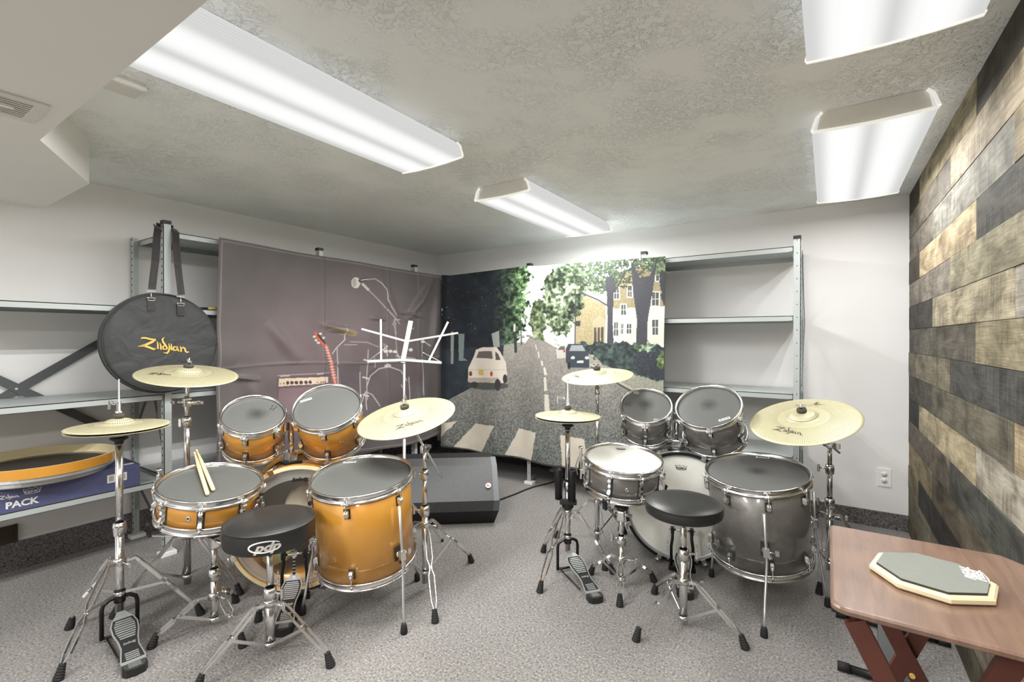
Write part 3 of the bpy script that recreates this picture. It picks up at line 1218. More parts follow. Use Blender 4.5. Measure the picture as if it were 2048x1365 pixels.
# --- backdrop with a printed street, hung on the back shelving
NX, NZ = 560, 434
xx = np.linspace(0, 1, NX)[None, :].repeat(NZ, 0)
zz = np.linspace(0, 1, NZ)[:, None].repeat(NX, 1)
Xc = -2.915 + (2.005 - .022 * (1 - zz)) * xx
ztop = np.interp(xx, [0, .05, .25, .44, .52, .8, 1], [1.757, 1.745, 1.752, 1.762, 1.752, 1.742, 1.733])
zbot = .200 - .006 * xx + .006 * np.sin(xx * 19)
Zc = zbot + (ztop - zbot) * zz
drop = 1 - zz
fold = .018 * np.sin(xx * 24 + 2 * vnoise(xx * 4, zz * 1.5, 3)) * np.clip(drop * 1.7 - .25, 0, 1) * (.4 + .6 * vnoise(xx * 6, zz * 2, 4))
fold += .036 * (fbm(xx * 5, zz * 2.2, 3, 15) - .5) * (.3 + drop)
fold += .016 * np.exp(-((xx - .03) / .03) ** 2)
Yc = YFR - .036 - np.maximum(fold, -.02)
P2 = np.stack([Xc, Yc, Zc], -1)
flat = np.stack([Xc, np.full_like(Xc, YFR - .03), Zc], -1)
U, W_ = measure(flat)
B = Print(U, W_)
leaf = fbm(U / 5.0, W_ / 5.0, 4, 31)[..., None]
leaf = np.clip((leaf - .5) * 2.1 + .42 + (fbm(U / 22.0, W_ / 22.0, 2, 33)[..., None] - .5) * .7, -.1, 1.1)
leaf2 = fbm(U / 17.0, W_ / 17.0, 4, 37)[..., None]
fine = fbm(U / 1.9, W_ / 1.9, 2, 41)[..., None]
B.c = np.ones(U.shape + (3,)) * np.array([224, 226, 222.0])                                     # pale sky
# far road, pavement and tarmac
k = np.clip((W_ - 675) / 230, 0, 1)[..., None]
tar = np.array([152, 145, 138.0]) * (1 - k) + np.array([106, 110, 106.0]) * k
tar = tar + (fine - .5) * (30 + 90 * k)
B.fill(B.poly([(884, 800), (1000, 742), (1048, 690), (1060, 674), (1076, 674), (1108, 692), (1180, 726), (1262, 776), (1345, 818), (1345, 960), (884, 930)]), tar)
pave = np.array([150, 150, 136.0]) + (fine - .5) * 50
B.fill(B.poly([(1108, 686), (1170, 704), (1345, 752), (1345, 812), (1262, 776), (1180, 728)]), pave)
B.line([(1182, 730), (1262, 777), (1345, 818)], 4, (180, 178, 168)); B.line([(1184, 735), (1262, 782), (1345, 824)], 3, (66, 66, 64))
# right side: houses, hedge, trees
brick = np.array([158, 146, 112.0]) + (fine - .5) * 40
B.fill(B.poly([(1152, 588), (1172, 576), (1215, 604), (1215, 690), (1150, 690)]), brick)
B.fill(B.poly([(1172, 578), (1214, 604), (1214, 612), (1170, 592)]), (190, 184, 170))
white = np.array([206, 202, 190.0]) + (leaf2 - .5) * 24
B.fill(B.poly([(1212, 610), (1340, 600), (1340, 690), (1212, 690)]), white)
B.fill(B.poly([(1228, 548), (1340, 516), (1340, 612), (1228, 618)]), brick * .92)
for (x0, y0, x1, y1) in ((1229, 575, 1238, 598), (1243, 610, 1252, 630), (1256, 572, 1264, 594), (1229, 645, 1237, 672), (1254, 648, 1263, 668), (1304, 585, 1318, 612), (1305, 640, 1317, 670), (1242, 648, 1247, 668), (1312, 540, 1326, 562)):
    B.fill(B.poly([(x0 - 2, y0 - 2), (x1 + 2, y0 - 2), (x1 + 2, y1 + 2), (x0 - 2, y1 + 2)]), (222, 218, 206))
    B.fill(B.poly([(x0, y0), (x1, y0), (x1, y1), (x0, y1)]), (70, 74, 74))
    B.line([((x0 + x1) / 2, y0), ((x0 + x1) / 2, y1)], 1.2, (206, 204, 194)); B.line([(x0, (y0 + y1) / 2), (x1, (y0 + y1) / 2)], 1.2, (206, 204, 194))
B.fill(B.poly([(1318, 520), (1345, 512), (1345, 610), (1326, 608)], 4, 77), np.array([42, 46, 54.0]))
B.fill(B.poly([(1186, 642), (1200, 630), (1212, 642), (1212, 690), (1186, 690)]), (168, 156, 128))
for x0 in (1189, 1196, 1203):
    B.fill(B.poly([(x0, 655), (x0 + 5, 655), (x0 + 5, 688), (x0, 688)]), (74, 66, 54))
hedge = np.array([46, 58, 58.0]) + (leaf - .45) * np.array([50, 62, 50.0])
B.fill(B.poly([(1160, 686), (1210, 684), (1345, 692), (1345, 766), (1260, 750), (1185, 716)], 4, 51), hedge)
B.fill(B.poly([(1272, 700), (1300, 700), (1302, 752), (1276, 750)]), np.array([44, 50, 58.0]) + (fine - .5) * 40)
B.fill(B.poly([(1302, 705), (1345, 700), (1345, 764), (1304, 756)]), np.array([42, 48, 58.0]) + (fine - .5) * 30)
B.fill(B.poly([(1313, 710), (1345, 702), (1345, 738), (1316, 735)], 4, 61), np.array([120, 140, 96.0]) + (leaf - .5) * 120)
B.fill(B.poly([(1268, 688), (1290, 680), (1312, 692), (1300, 704), (1274, 702)], 4, 62), np.array([110, 130, 104.0]) + (leaf - .5) * 120)
g1 = np.array([112, 126, 92.0]) + (leaf - .5) * np.array([130, 130, 110.0])
B.fill(B.poly([(1060, 660), (1062, 622), (1072, 600), (1090, 604), (1094, 640), (1090, 680), (1066, 682)], 4, 71), g1)
g2 = np.array([98, 112, 86.0]) + (leaf - .5) * np.array([170, 165, 150.0])
B.fill(B.poly([(1084, 590), (1096, 552), (1118, 530), (1160, 528), (1176, 560), (1168, 606), (1150, 642), (1138, 668), (1108, 676), (1092, 640)], 7, 73), g2)
g3 = np.array([70, 86, 62.0]) + (leaf - .5) * np.array([120, 126, 108.0])
B.fill(B.poly([(1112, 542), (1150, 522), (1240, 515), (1345, 508), (1345, 552), (1290, 548), (1262, 572), (1236, 584), (1196, 590), (1168, 570), (1134, 562)], 7, 75) * (leaf[..., 0] > .12), g3)
trunk = np.array([58, 58, 66.0]) + (fine - .5) * 20
B.fill(B.poly([(1211, 560), (1226, 548), (1229, 570), (1226, 640), (1229, 690), (1215, 690), (1216, 640), (1214, 590)]), trunk)
B.fill(B.poly([(1262, 520), (1280, 556), (1300, 552), (1316, 516), (1306, 580), (1296, 640), (1294, 690), (1272, 690), (1274, 640), (1266, 580)]), trunk)
B.line([(1216, 612), (1196, 600), (1160, 585)], 3, trunk.mean((0, 1))); B.line([(1216, 600), (1238, 570), (1250, 545)], 3, (56, 56, 62))
B.line([(1152, 580), (1151, 690)], 2.2, (52, 54, 56)); B.fill(B.poly([(1153, 642), (1162, 642), (1162, 653), (1153, 653)]), (50, 52, 56))
# left side: dark trees with lit leaves towards the sky
dk = np.array([22, 30, 38.0]) + (leaf2 - .5) * np.array([34, 44, 44.0])
edge_l = np.clip((U - 985) / 60, 0, 1)[..., None]
dk = dk * (1 - edge_l) + (np.array([88, 118, 76.0]) + (leaf - .5) * np.array([170, 180, 150.0])) * edge_l
B.fill(B.poly([(880, 525), (1000, 520), (1050, 520), (1066, 558), (1052, 580), (1058, 606), (1048, 640), (1044, 672), (1028, 700), (960, 720), (880, 800)], 7, 81), dk)
B.fill(B.poly([(880, 700), (1020, 690), (1046, 690), (1004, 740), (880, 812)]), np.array([36, 46, 54.0]) + (leaf2 - .5) * 36)
B.fill(B.poly([(1010, 690), (1046, 684), (1052, 690), (1004, 738), (1008, 716)]), np.array([150, 148, 138.0]) + (fine - .5) * 40)
B.fill(((fbm(U / 2.6, W_ / 3.4, 2, 91) > .86) & (U < 985) & (W_ < 670)) * 1.0, (150, 160, 164), .7)
B.fill(B.poly([(904, 664), (910, 664), (910, 728), (905, 728)]), (142, 148, 142)); B.fill(B.poly([(918, 668), (930, 668), (928, 716), (936, 722), (920, 722)]), (120, 134, 134))
B.fill(B.poly([(985, 668), (1000, 662), (1002, 694), (990, 696)]), (150, 154, 148)); B.line([(1030, 650), (1032, 704)], 5, (46, 52, 52)); B.line([(1030, 650), (1030, 662)], 4, (206, 206, 196)); B.line([(1042, 640), (1043, 690)], 2, (60, 66, 64))
for x, y in ((1040, 670), (1046, 674), (1056, 672), (1068, 677), (1062, 674)):
    B.ell((x, y), 3.4, 2.6, (120, 120, 116)); B.ell((x, y - 1), 2, 1, (190, 190, 186))
# centre dashes and pale bands on the tarmac
for p in ([(1071, 690), (1073, 690), (1075, 700), (1073, 700)], [(1076, 704), (1079, 704), (1081, 716), (1078, 716)], [(1083, 722), (1087, 722), (1089, 732), (1085, 732)], [(1089, 735), (1093, 735), (1097, 750), (1091, 750)], [(1090, 755), (1095, 755), (1097, 782), (1091, 782)], [(1091, 789), (1099, 789), (1102, 826), (1092, 826)]):
    B.fill(B.poly(p), (208, 202, 190))
pale = np.array([212, 203, 187.0]) + (leaf2 - .5) * 16
for p in ([(880, 846), (916, 843), (889, 872), (880, 878)], [(950, 848), (991, 852), (962, 906), (910, 894)], [(1037, 858), (1074, 866), (1064, 926), (1010, 910)], [(1121, 870), (1171, 879), (1178, 945), (1126, 938)]):
    B.fill(B.poly(p, .8, 5), pale)
# a small pale hatchback seen from behind, and parked cars opposite
B.ell((976, 772), 42, 8, (62, 64, 64), .8)
B.fill(B.poly([(936, 764), (937, 736), (948, 712), (952, 700), (966, 695), (996, 695), (1004, 706), (1014, 726), (1016, 756), (1008, 766)]), (216, 206, 192))
B.fill(B.poly([(952, 716), (958, 703), (986, 703), (988, 718)]), (96, 92, 86)); B.fill(B.poly([(993, 703), (999, 708), (1004, 720), (994, 720)]), (84, 82, 78))
B.fill(B.poly([(936, 756), (1000, 756), (1000, 765), (938, 766)]), (176, 166, 152)); B.fill(B.poly([(956, 740), (967, 740), (967, 751), (956, 751)]), (206, 176, 84))
B.ell((941, 748), 3, 5, (120, 64, 44)); B.ell((985, 748), 3, 5, (190, 66, 52)); B.ell((998, 770), 6, 12, (52, 52, 52)); B.ell((1012, 758), 4, 9, (52, 52, 52)); B.ell((948, 770), 7, 6, (52, 52, 52))
B.line([(937, 740), (1012, 740)], 1, (180, 170, 158))
B.fill(B.poly([(1114, 700), (1122, 690), (1134, 690), (1136, 716), (1116, 718)]), (190, 186, 178)); B.fill(B.poly([(1117, 700), (1123, 693), (1131, 693), (1131, 701)]), (92, 94, 94)); B.ell((1130, 703), 2.5, 2.5, (190, 60, 60))
B.fill(B.poly([(1133, 698), (1138, 688), (1168, 688), (1176, 702), (1179, 716), (1179, 736), (1140, 736), (1133, 724)]), (56, 62, 72)); B.fill(B.poly([(1140, 702), (1144, 691), (1166, 691), (1172, 703)]), (146, 152, 152))
B.ell((1147, 716), 4, 3, (206, 208, 204)); B.ell((1175, 716), 4, 3, (206, 208, 204)); B.fill(B.poly([(1155, 722), (1168, 722), (1168, 726), (1155, 726)]), (206, 206, 200)); B.ell((1139, 732), 3, 7, (30, 32, 34))
lo_hem = (zz < .008) * 1.0
B.fill(lo_hem, (30, 30, 30), .7)
cloth_object('backdrop_drape', P2, B.linear(), 'cloth backdrop printed with a tree-lined street, hung on the back shelving', nrm=(0, -1, 0))


# ------------------------------------------------------------------ drums
def hoop_profile(Rs, R, z, up):
    """Triple-flanged hoop; z is the rim edge, material runs towards -up."""
    s = -1 if up else 1
    return [(Rs + .003, z), (R, z), (R + .0015, z + s * .002), (R, z + s * .0045), (Rs + .0065, z + s * .006), (Rs + .0065, z + s * .022), (R - .001, z + s * .024), (R + .003, z + s * .027), (R + .003, z + s * .032), (Rs + .004, z + s * .033), (Rs + .003, z + s * .030)]


def lug_mesh(T, ang, Rs, zc, ln, wd=.019, dp=.017):
    """Small cast lug on a dark gasket at angle ang, height zc in drum space."""
    A = T @ Matrix.Rotation(ang, 4, 'Z') @ Matrix.Translation((Rs, 0, zc))
    b = MB(A)
    b.box((.0005, 0, 0), (.004, wd + .007, ln + .008), 1, bev=.0015)
    vs = []
    for z, k, d in ((-ln / 2, .7, .55), (-ln / 4, 1, .9), (ln / 4, 1.0, 1.0), (ln / 2, .85, .6)):
        vs += [(.0025, -wd / 2 * k, z), (.0025 + dp * d, -wd / 2 * k * .72, z), (.0025 + dp * d, wd / 2 * k * .72, z), (.0025, wd / 2 * k, z)]
    fs = [(0, 1, 2, 3), (12, 15, 14, 13)]
    for j in range(3):
        for q in range(4):
            fs.append((j * 4 + q, j * 4 + (q + 1) % 4, j * 4 + 4 + (q + 1) % 4, j * 4 + 4 + q))
    b.add(vs, fs, 0)
    return b


def rod_mesh(T, ang, r, z0, z1):
    A = T @ Matrix.Rotation(ang, 4, 'Z') @ Matrix.Translation((r, 0, 0))
    b = MB(A)
    b.tube((0, 0, z0), (0, 0, z1), .003, n=8)
    top = max(z0, z1, key=abs) if False else z1
    s = 1 if z1 > z0 else -1
    b.lathe([(0, top - s * .002), (.0065, top - s * .002), (.0065, top + s * .004), (.004, top + s * .004), (.004, top + s * .011), (0, top + s * .011)], 10)
    return b


def drum_body(t, T, R, depth, shell, head, nl, phase, single=False, inner_head='head_white'):
    """Shell, two hoops, two heads and lugs; T maps drum space (head rim at z=0, axis +z) to the world."""
    Rs = R - .009
    b = MB(T)
    b.lathe([(Rs - .006, -.016), (Rs, -.018), (Rs, -depth + .018), (Rs - .006, -depth + .016)], 72, 0, None, True, True)
    if not single:
        pass
    sh = b.build('shell', [shell, 'chrome'], t)
    for up, z in ((True, 0.0), (False, -depth)):
        b = MB(T)
        b.lathe(hoop_profile(Rs, R, z, up), 72, 0, None, True, True)
        for k in range(nl):
            a = phase + 2 * PI * k / nl
            E_ = Matrix.Rotation(a, 4, 'Z') @ Matrix.Translation((R + .002, 0, z + (-.029 if up else .029)))
            b.box((.003, 0, 0), (.014, .03, .006), 0, E_, bev=.002)
        b.build('hoop', 'chrome', t)
        b = MB(T)
        zz_ = z + (-.013 if up else .013)
        b.lathe([(0, zz_), (Rs * .5, zz_), (Rs - .010, zz_), (Rs - .003, zz_ + (-.0015 if up else .0015)), (Rs + .0015, zz_ + (-.006 if up else .006)), (Rs + .0015, zz_ + (-.012 if up else .012)), (0, zz_ + (-.0035 if up else .0035))], 72)
        b.build('head' if up else 'bottom_head', head if up else inner_head, t)
    ln = .034
    for k in range(nl):
        a = phase + 2 * PI * k / nl
        if single:
            lg = MB(T @ Matrix.Rotation(a, 4, 'Z') @ Matrix.Translation((Rs, 0, -depth / 2)))
            L = depth * .52
            lg.box((.001, 0, 0), (.004, .026, L + .010), 1, bev=.0015)
            prof = [(-L / 2, .5, .6), (-L * .36, .8, 1.0), (-L * .16, .62, .5), (0, .78, .72), (L * .16, .62, .5), (L * .36, .8, 1.0), (L / 2, .5, .6)]
            vs, fs = [], []
            for z, k_, d in prof:
                w = .020 * k_ / 1.6
                vs += [(.003, -w, z), (.003 + .018 * d, -w * .7, z), (.003 + .018 * d, w * .7, z), (.003, w, z)]
            fs = [(0, 1, 2, 3), tuple(4 * (len(prof) - 1) + q for q in (0, 3, 2, 1))]
            for j in range(len(prof) - 1):
                for q in range(4):
                    fs.append((j * 4 + q, j * 4 + (q + 1) % 4, j * 4 + 4 + (q + 1) % 4, j * 4 + 4 + q))
            lg.add(vs, fs, 0)
            lo = lg.build('lug', ['chrome', 'dark_edge'], t)
            rod_mesh(T, a, R + .008, -depth / 2 + L * .3, -.027).build('tension_rod', 'chrome', lo)
            rod_mesh(T, a, R + .008, -depth / 2 - L * .3, -depth + .027).build('tension_rod', 'chrome', lo)
        else:
            off = .060 if depth < .3 else .075
            for up in (True, False):
                zc = -off if up else -depth + off
                lo = lug_mesh(T, a, Rs, zc, ln).build('lug', ['chrome', 'dark_edge'], t)
                rod_mesh(T, a, R + .007, zc, -.027 if up else -depth + .027).build('tension_rod', 'chrome', lo)
    return sh


def drum_T(c, n, x=None):
    return mat_at(c, n, x)


def base_T(T, depth):
    return T @ Matrix.Translation((0, 0, -depth))


def on_head(T, p, Rs=0):
    """Local XY of a world point on the drum's head plane."""
    q = T.inverted() @ V(p)
    return q.x, q.y


def head_label(t, T, p, ang, s='EVANS', w=.054):
    """White maker's strip printed on a drum head."""
    x, y = on_head(T, p)
    A = T @ Matrix.Translation((x, y, -.0124)) @ Matrix.Rotation(ang, 4, 'Z')
    b = MB(A)
    b.box((0, 0, 0), (w, .0135, .0004), 0)
    b.text(s, .0125, 1, Matrix.Translation((0, 0, .0005)), bold=.0003, shear=.25, sx=1.15)
    b.build('maker_label', ['white_ink', 'logo_grey'], t)


def head_marks(t, T, p, ang):
    x, y = on_head(T, p)
    A = T @ Matrix.Translation((x, y, -.0122)) @ Matrix.Rotation(ang, 4, 'Z')
    b = MB(A)
    for dx, dy, w in ((-.012, .004, .018), (.010, .009, .014), (-.006, -.008, .020), (.012, -.010, .010)):
        b.box((dx, dy, 0), (w, .0035, .0004))
    b.build('worn_print', 'ink', t)


def facing_angle(T, toward):
    q = T.inverted().to_3x3() @ V(toward)
    return math.atan2(q.y, q.x)


def vent(t, T, Rs, ang, z):
    b = MB(T @ Matrix.Rotation(ang, 4, 'Z') @ Matrix.Translation((Rs, 0, z)) @ Matrix.Rotation(PI / 2, 4, 'Y'))
    b.lathe([(.0035, .001), (.0045, .0025), (.0085, .0025), (.0095, .0), (.0035, 0)], 20, 0)
    b.lathe([(0, .0012), (.0036, .0012)], 16, 1)
    b.build('vent_grommet', ['chrome', 'ink'], t)


TOCAM = V((0, 0, CAM_H))


def make_tom(c, n, R, depth, shell, head, phase, label, name='rack_tom', grp=None):
    T = drum_T(c, n)
    t = thing(name, label, 'drum', base_T(T, depth), grp)
    drum_body(t, T, R, depth, shell, head, 6, phase)
    return t, T


# ---- orange kit
oT1 = ((-2.204, 1.158, .835), (.48, -.26, .84))
t, T = make_tom(oT1[0], oT1[1], .135, .205, 'orange', 'head_worn', facing_angle(drum_T(*oT1), (.8, -.75, -.3)), 'smaller orange rack tom, left of the two above the orange bass drum')
OT1 = t
head_marks(t, T, (-2.199, 1.247, .86), 2.0)
vent(t, T, .126, facing_angle(T, (.3, -1, 0)) - .1, -.115)
oT2 = ((-2.021, 1.414, .855), (.38, -.45, .81))
t, T = make_tom(oT2[0], oT2[1], .16, .235, 'orange', 'head_grey', facing_angle(drum_T(*oT2), (.85, -.9, -.3)), 'larger orange rack tom with white maker strip on its grey head')
OT2 = t
head_label(t, T, (-2.135, 1.375, .887), facing_angle(T, (.35, .5, .3)))
vent(t, T, .151, facing_angle(T, (1, -.45, 0)), -.12)
oFT = ((-1.674, 1.342, .597), (.07, -.14, .99))
T = drum_T(*oFT)
FTL = thing('floor_tom', 'tall orange floor tom on three bent legs beside the black speaker', 'drum', base_T(T, .41))
ph = facing_angle(T, (.6, -1.0, 0))
drum_body(FTL, T, .213, .41, 'orange', 'head_grey', 6, ph + .05)
head_label(FTL, T, (-1.843, 1.408, .618), facing_angle(T, (.75, .55, .1)), w=.058)


def floor_tom_leg(t, T, R, ang, zb, rise, foot):
    """Bent rod leg in a cast bracket; foot is the floor point."""
    A = T @ Matrix.Rotation(ang, 4, 'Z')
    Rs = R - .009
    p_br = A @ V((Rs + .028, 0, zb))
    dirn = (A.to_3x3() @ V((1, 0, 0)))
    top = A @ V((Rs + .028, 0, zb + rise))
    b = MB(A)
    b.box((Rs + .003, 0, zb), (.005, .036, .062), 1, bev=.002)
    b.lathe([(0, 0), (.017, 0), (.016, .012), (.010, .016), (0, .016)], 20, 0, Matrix.Translation((Rs + .003, 0, zb)) @ Matrix.Rotation(PI / 2, 4, 'Y'))
    b.box((Rs + .026, 0, zb), (.022, .026, .040), 0, bev=.004)
    b.tube((Rs + .026, 0, zb), (Rs + .026, .034, zb - .002), .004)
    b.box((Rs + .026, .040, zb - .002), (.008, .016, .026), 0, bev=.003)
    br = b.build('leg_bracket', ['chrome', 'dark_edge'], t)
    foot = V(foot)
    knee = V((p_br.x, p_br.y, 0)) * .45 + V((foot.x, foot.y, 0)) * .55
    knee.z = max(.10, p_br.z * .42)
    low = p_br + (A.to_3x3() @ V((0, 0, -1))) * .05
    b = MB()
    pts = [top, p_br, low, knee * .55 + low * .45, knee, foot * .35 + knee * .65, foot + V((0, 0, .03))]
    b.path(pts, .0055, 10)
    lg = b.build('leg', 'satin_chrome', t)
    b = MB()
    d = (knee - foot).normalized()
    b.lathe([(0, 0), (.013, 0), (.0145, .006), (.012, .030), (.008, .040), (0, .040)], 16, 0, mat_at(foot, V((d.x * .4, d.y * .4, 1))))
    b.build('rubber_foot', 'rubber', lg)


for foot, rise in (((-1.406, 1.332, 0), .215), ((-1.864, 1.184, 0), .16), ((-1.66, 1.66, 0), .16)):
    v_ = V(foot) - V(oFT[0])
    floor_tom_leg(FTL, T, .213, facing_angle(T, (v_.x, v_.y, 0)), -.30, rise, foot)

oSN = ((-2.084, .926, .602), (.19, -.01, .98))
T = drum_T(*oSN)
SNL = thing('snare_drum', 'orange snare drum with grey head and a pair of sticks on it', 'drum', base_T(T, .14))
drum_body(SNL, T, .187, .14, 'orange', 'head_grey', 8, facing_angle(T, (.95, -.62, 0)), True)
head_label(SNL, T, (-2.245, .994, .62), facing_angle(T, (.5, .85, .1)))
vent(SNL, T, .178, facing_angle(T, (.9, -.95, 0)) + .0, -.07)


def strainer(t, T, R, depth, ang):
    A = T @ Matrix.Rotation(ang, 4, 'Z')
    Rs = R - .009
    b = MB(A)
    b.box((Rs + .012, 0, -depth * .52), (.022, .034, depth * .46), bev=.004)
    b.box((Rs + .034, 0, -depth * .34), (.014, .016, depth * .62), bev=.004)
    b.tube((Rs + .034, 0, -depth * .1), (Rs + .034, 0, .012), .005)
    b.lathe([(0, 0), (.011, 0), (.011, .008), (0, .008)], 16, 0, Matrix.Translation((Rs + .034, 0, .010)))
    b.box((Rs + .024, .02, -depth * .75), (.012, .012, .05), bev=.003)
    b.box((Rs + .03, -.016, -depth * .2), (.030, .008, .012), bev=.002)
    s = b.build('snare_strainer', 'chrome', t)
    b = MB(A)
    b.bar([(Rs + .045, 0, -depth * .25), (Rs + .056, 0, -depth * .55), (Rs + .044, 0, -depth * .85)], .012, .004, (1, 0, 0))
    b.build('throw_lever', 'satin_chrome', s)
    B_ = MB(T @ Matrix.Rotation(ang + PI, 4, 'Z'))
    B_.box((Rs + .012, 0, -depth * .6), (.024, .03, depth * .5), bev=.004)
    B_.tube((Rs + .018, -.03, -depth * .5), (Rs + .018, .03, -depth * .5), .004)
    B_.build('butt_plate', 'chrome', t)


strainer(SNL, T, .187, .14, facing_angle(T, (-.9, -.62, 0)))

# sticks on the snare head
stick_prof = [(0, 0), (.0045, .001), (.0068, .006), (.0074, .014), (.0074, .24), (.0066, .29), (.0038, .372), (.0034, .380), (.0052, .386), (.0055, .392), (.004, .398), (0, .400)]
for (a, b_, nm) in (((-1.987, .867, .5735), (-2.364, .976, .6425), 'pale drumstick lying nearer the left rim of the orange snare head'), ((-2.009, .898, .5775), (-2.404, .999, .6505), 'second pale drumstick, lying on the right of its pair on the orange snare')):
    TS = drum_T(*oSN)
    la, lb = TS.inverted() @ V(a), TS.inverted() @ V(b_)
    la.z, lb.z = -.0042, .0135
    d = (TS @ lb) - (TS @ la)
    st = MB(mat_at(TS @ la, d))
    st.lathe(stick_prof, 14)
    o = solid('drumstick', st, 'stick', nm, 'drumstick', 'drumsticks on the orange snare', base=a)


def bass_drum(c, n, R, depth, shell, hoop_m, rim_m, head_parts, label, batter_logo):
    """Axis horizontal: batter head plane centre c, n points to the player."""
    T = mat_at(c, n, V((0, 0, 1)))
    t = thing('bass_drum', label, 'drum', (c[0] - n[0] * depth / 2, c[1] - n[1] * depth / 2, 0))
    Rs = R - .022
    b = MB(T)
    b.lathe([(Rs - .007, -.03), (Rs, -.032), (Rs, -depth + .03), (Rs - .007, -depth + .028)], 80, 0, None, True, True)
    b.build('shell', shell, t)
    for front, z in ((True, 0.0), (False, -depth)):
        s = -1 if front else 1
        b = MB(T)
        b.lathe([(Rs + .006, z), (R - .002, z), (R, z + s * .002), (R, z + s * .038), (R - .002, z + s * .040), (Rs + .006, z + s * .040)], 80, 0, None, False, True)
        for i in range(len(b.f)):
            q = i // 80
            b.mi[i] = 1 if q in (0, 1) else 0
        b.build('hoop', [hoop_m, rim_m], t)
    for nm, r0, r1, m in head_parts:
        b = MB(T)
        if r0 == 0:
            b.lathe([(0, -.014), (r1 * .5, -.014), (r1, -.0145)], 72)
        else:
            b.lathe([(r0, -.0145), (r1, -.0145)], 72)
        b.build(nm, m, t)
    b = MB(T)
    b.lathe([(Rs - .004, -.0145), (Rs + .006, -.009), (Rs + .006, -.026), (Rs - .002, -.026)], 72)
    b.build('head_rim', 'satin_chrome', t)
    b = MB(T)
    b.lathe([(0, -depth + .014), (Rs + .004, -depth + .014)], 72)
    b.build('front_head', 'head_dark', t)
    # claws with T rods
    for k in range(8):
        a = 2 * PI * (k + .5) / 8
        for front in (True, False):
            z = -.004 if front else -depth + .004
            s = -1 if front else 1
            A = T @ Matrix.Rotation(a, 4, 'Z')
            q = MB(A)
            q.box((R - .004, 0, z + s * -.004), (.026, .024, .005), 0, bev=.0015)
            q.box((R + .005, 0, z + s * .018), (.006, .024, .046), 0, bev=.0015)
            q.tube((R + .010, 0, z - s * .012), (R + .004, 0, z + s * .10), .0032, n=8)
            q.tube((R + .010, -.018, z - s * .012), (R + .010, .018, z - s * .012), .0035, n=8)
            q.box((Rs + .010, 0, z + s * .10), (.020, .018, .036), 0, bev=.004)
            q.build('claw', 'chrome', t)
    # spurs near the front hoop
    for sgn in (-1, 1):
        side = T.to_3x3() @ V((0, sgn, 0))
        p0 = V(c) - V(n) * (depth - .10) + side * (Rs * .86) + V((0, 0, -.13))
        p1 = V((p0.x, p0.y, 0)) - V(n) * .10 + side * .10
        q = MB()
        q.path([p0 + V((0, 0, .05)), p0, p1 + V((0, 0, .02))], .006, 10)
        q.box(tuple(p0), (.03, .03, .05), 0, bev=.005)
        sp = q.build('spur', 'chrome', t)
        q = MB()
        q.lathe([(0, 0), (.012, 0), (.013, .01), (.009, .035), (0, .035)], 14, 0, Matrix.Translation(p1))
        q.build('rubber_foot', 'rubber', sp)
    return t, T


nL = V((.74, -.64, 0)).normalized()
BL, TBL = bass_drum((-2.051, 1.276, .296), nL, .292, .37, 'orange', 'orange_plain', 'cream', [('head', 0, .225, 'clear'), ('muffle_ring', .225, .268, 'clear_band')], 'orange bass drum with cream-edged hoop and clear head showing cushions inside', 'ludwig')
b = MB(TBL @ Matrix.Rotation(PI / 2 * 0, 4, 'Z'))
# local X of the bass drum points up; wordmark sits near the top of the head
A = Matrix.Translation((.225, -.01, -.0136)) @ Matrix.Rotation(-PI / 2, 4, 'Z')
b.text('ludwig', .021, 0, A @ Matrix.Rotation(PI, 4, 'Z') if False else A, bold=.0012, shear=.35, sx=1.25)
b.build('wordmark', 'ink', BL)
nR = V((.30, -.954, 0)).normalized()
BR, TBR = bass_drum((-.632, 2.537, .296), nR, .292, .36, 'sparkle', 'satin_chrome', 'black_metal', [('head', 0, .268, 'head_bass')], 'grey sparkle bass drum with plain white head and dark lower hoop', 'remo')
b = MB(TBR)
A = Matrix.Translation((.205, 0.0, -.0138)) @ Matrix.Rotation(-PI / 2, 4, 'Z')
crown_logo(b, .058, 0, 0, A)
b.build('crown_emblem', 'ink', BR)

# cushions seen through the clear head
for dx, dy, dz, rx, m, lb in ((.11, -.12, .16, .11, 'pillow_purple', 'purple cloth cushion inside the orange bass drum'), (.11, .10, .17, .105, 'pillow_green', 'green cloth cushion inside the orange bass drum'), (.14, -.01, .36, .13, 'pillow_cream', 'pale cloth bundle at the top inside the orange bass drum')):
    cc = V((-2.051, 1.276, 0)) - nL * dx + (TBL.to_3x3() @ V((0, 1, 0))) * dy * 1.0 + V((0, 0, dz))
    q = MB(Matrix.Translation(cc))
    q.sphere((0, 0, 0), rx, 0, None, 24, (.55, .75, .72))
    for i, p in enumerate(q.v):
        d = p - cc
        k = 1 + .10 * math.sin(d.x * 70 + d.z * 40) * math.sin(d.y * 60 + 1) + .05 * math.sin(d.z * 120)
        q.v[i] = cc + d * k
    solid('cushion', q, m, lb, 'cushion', base=cc)


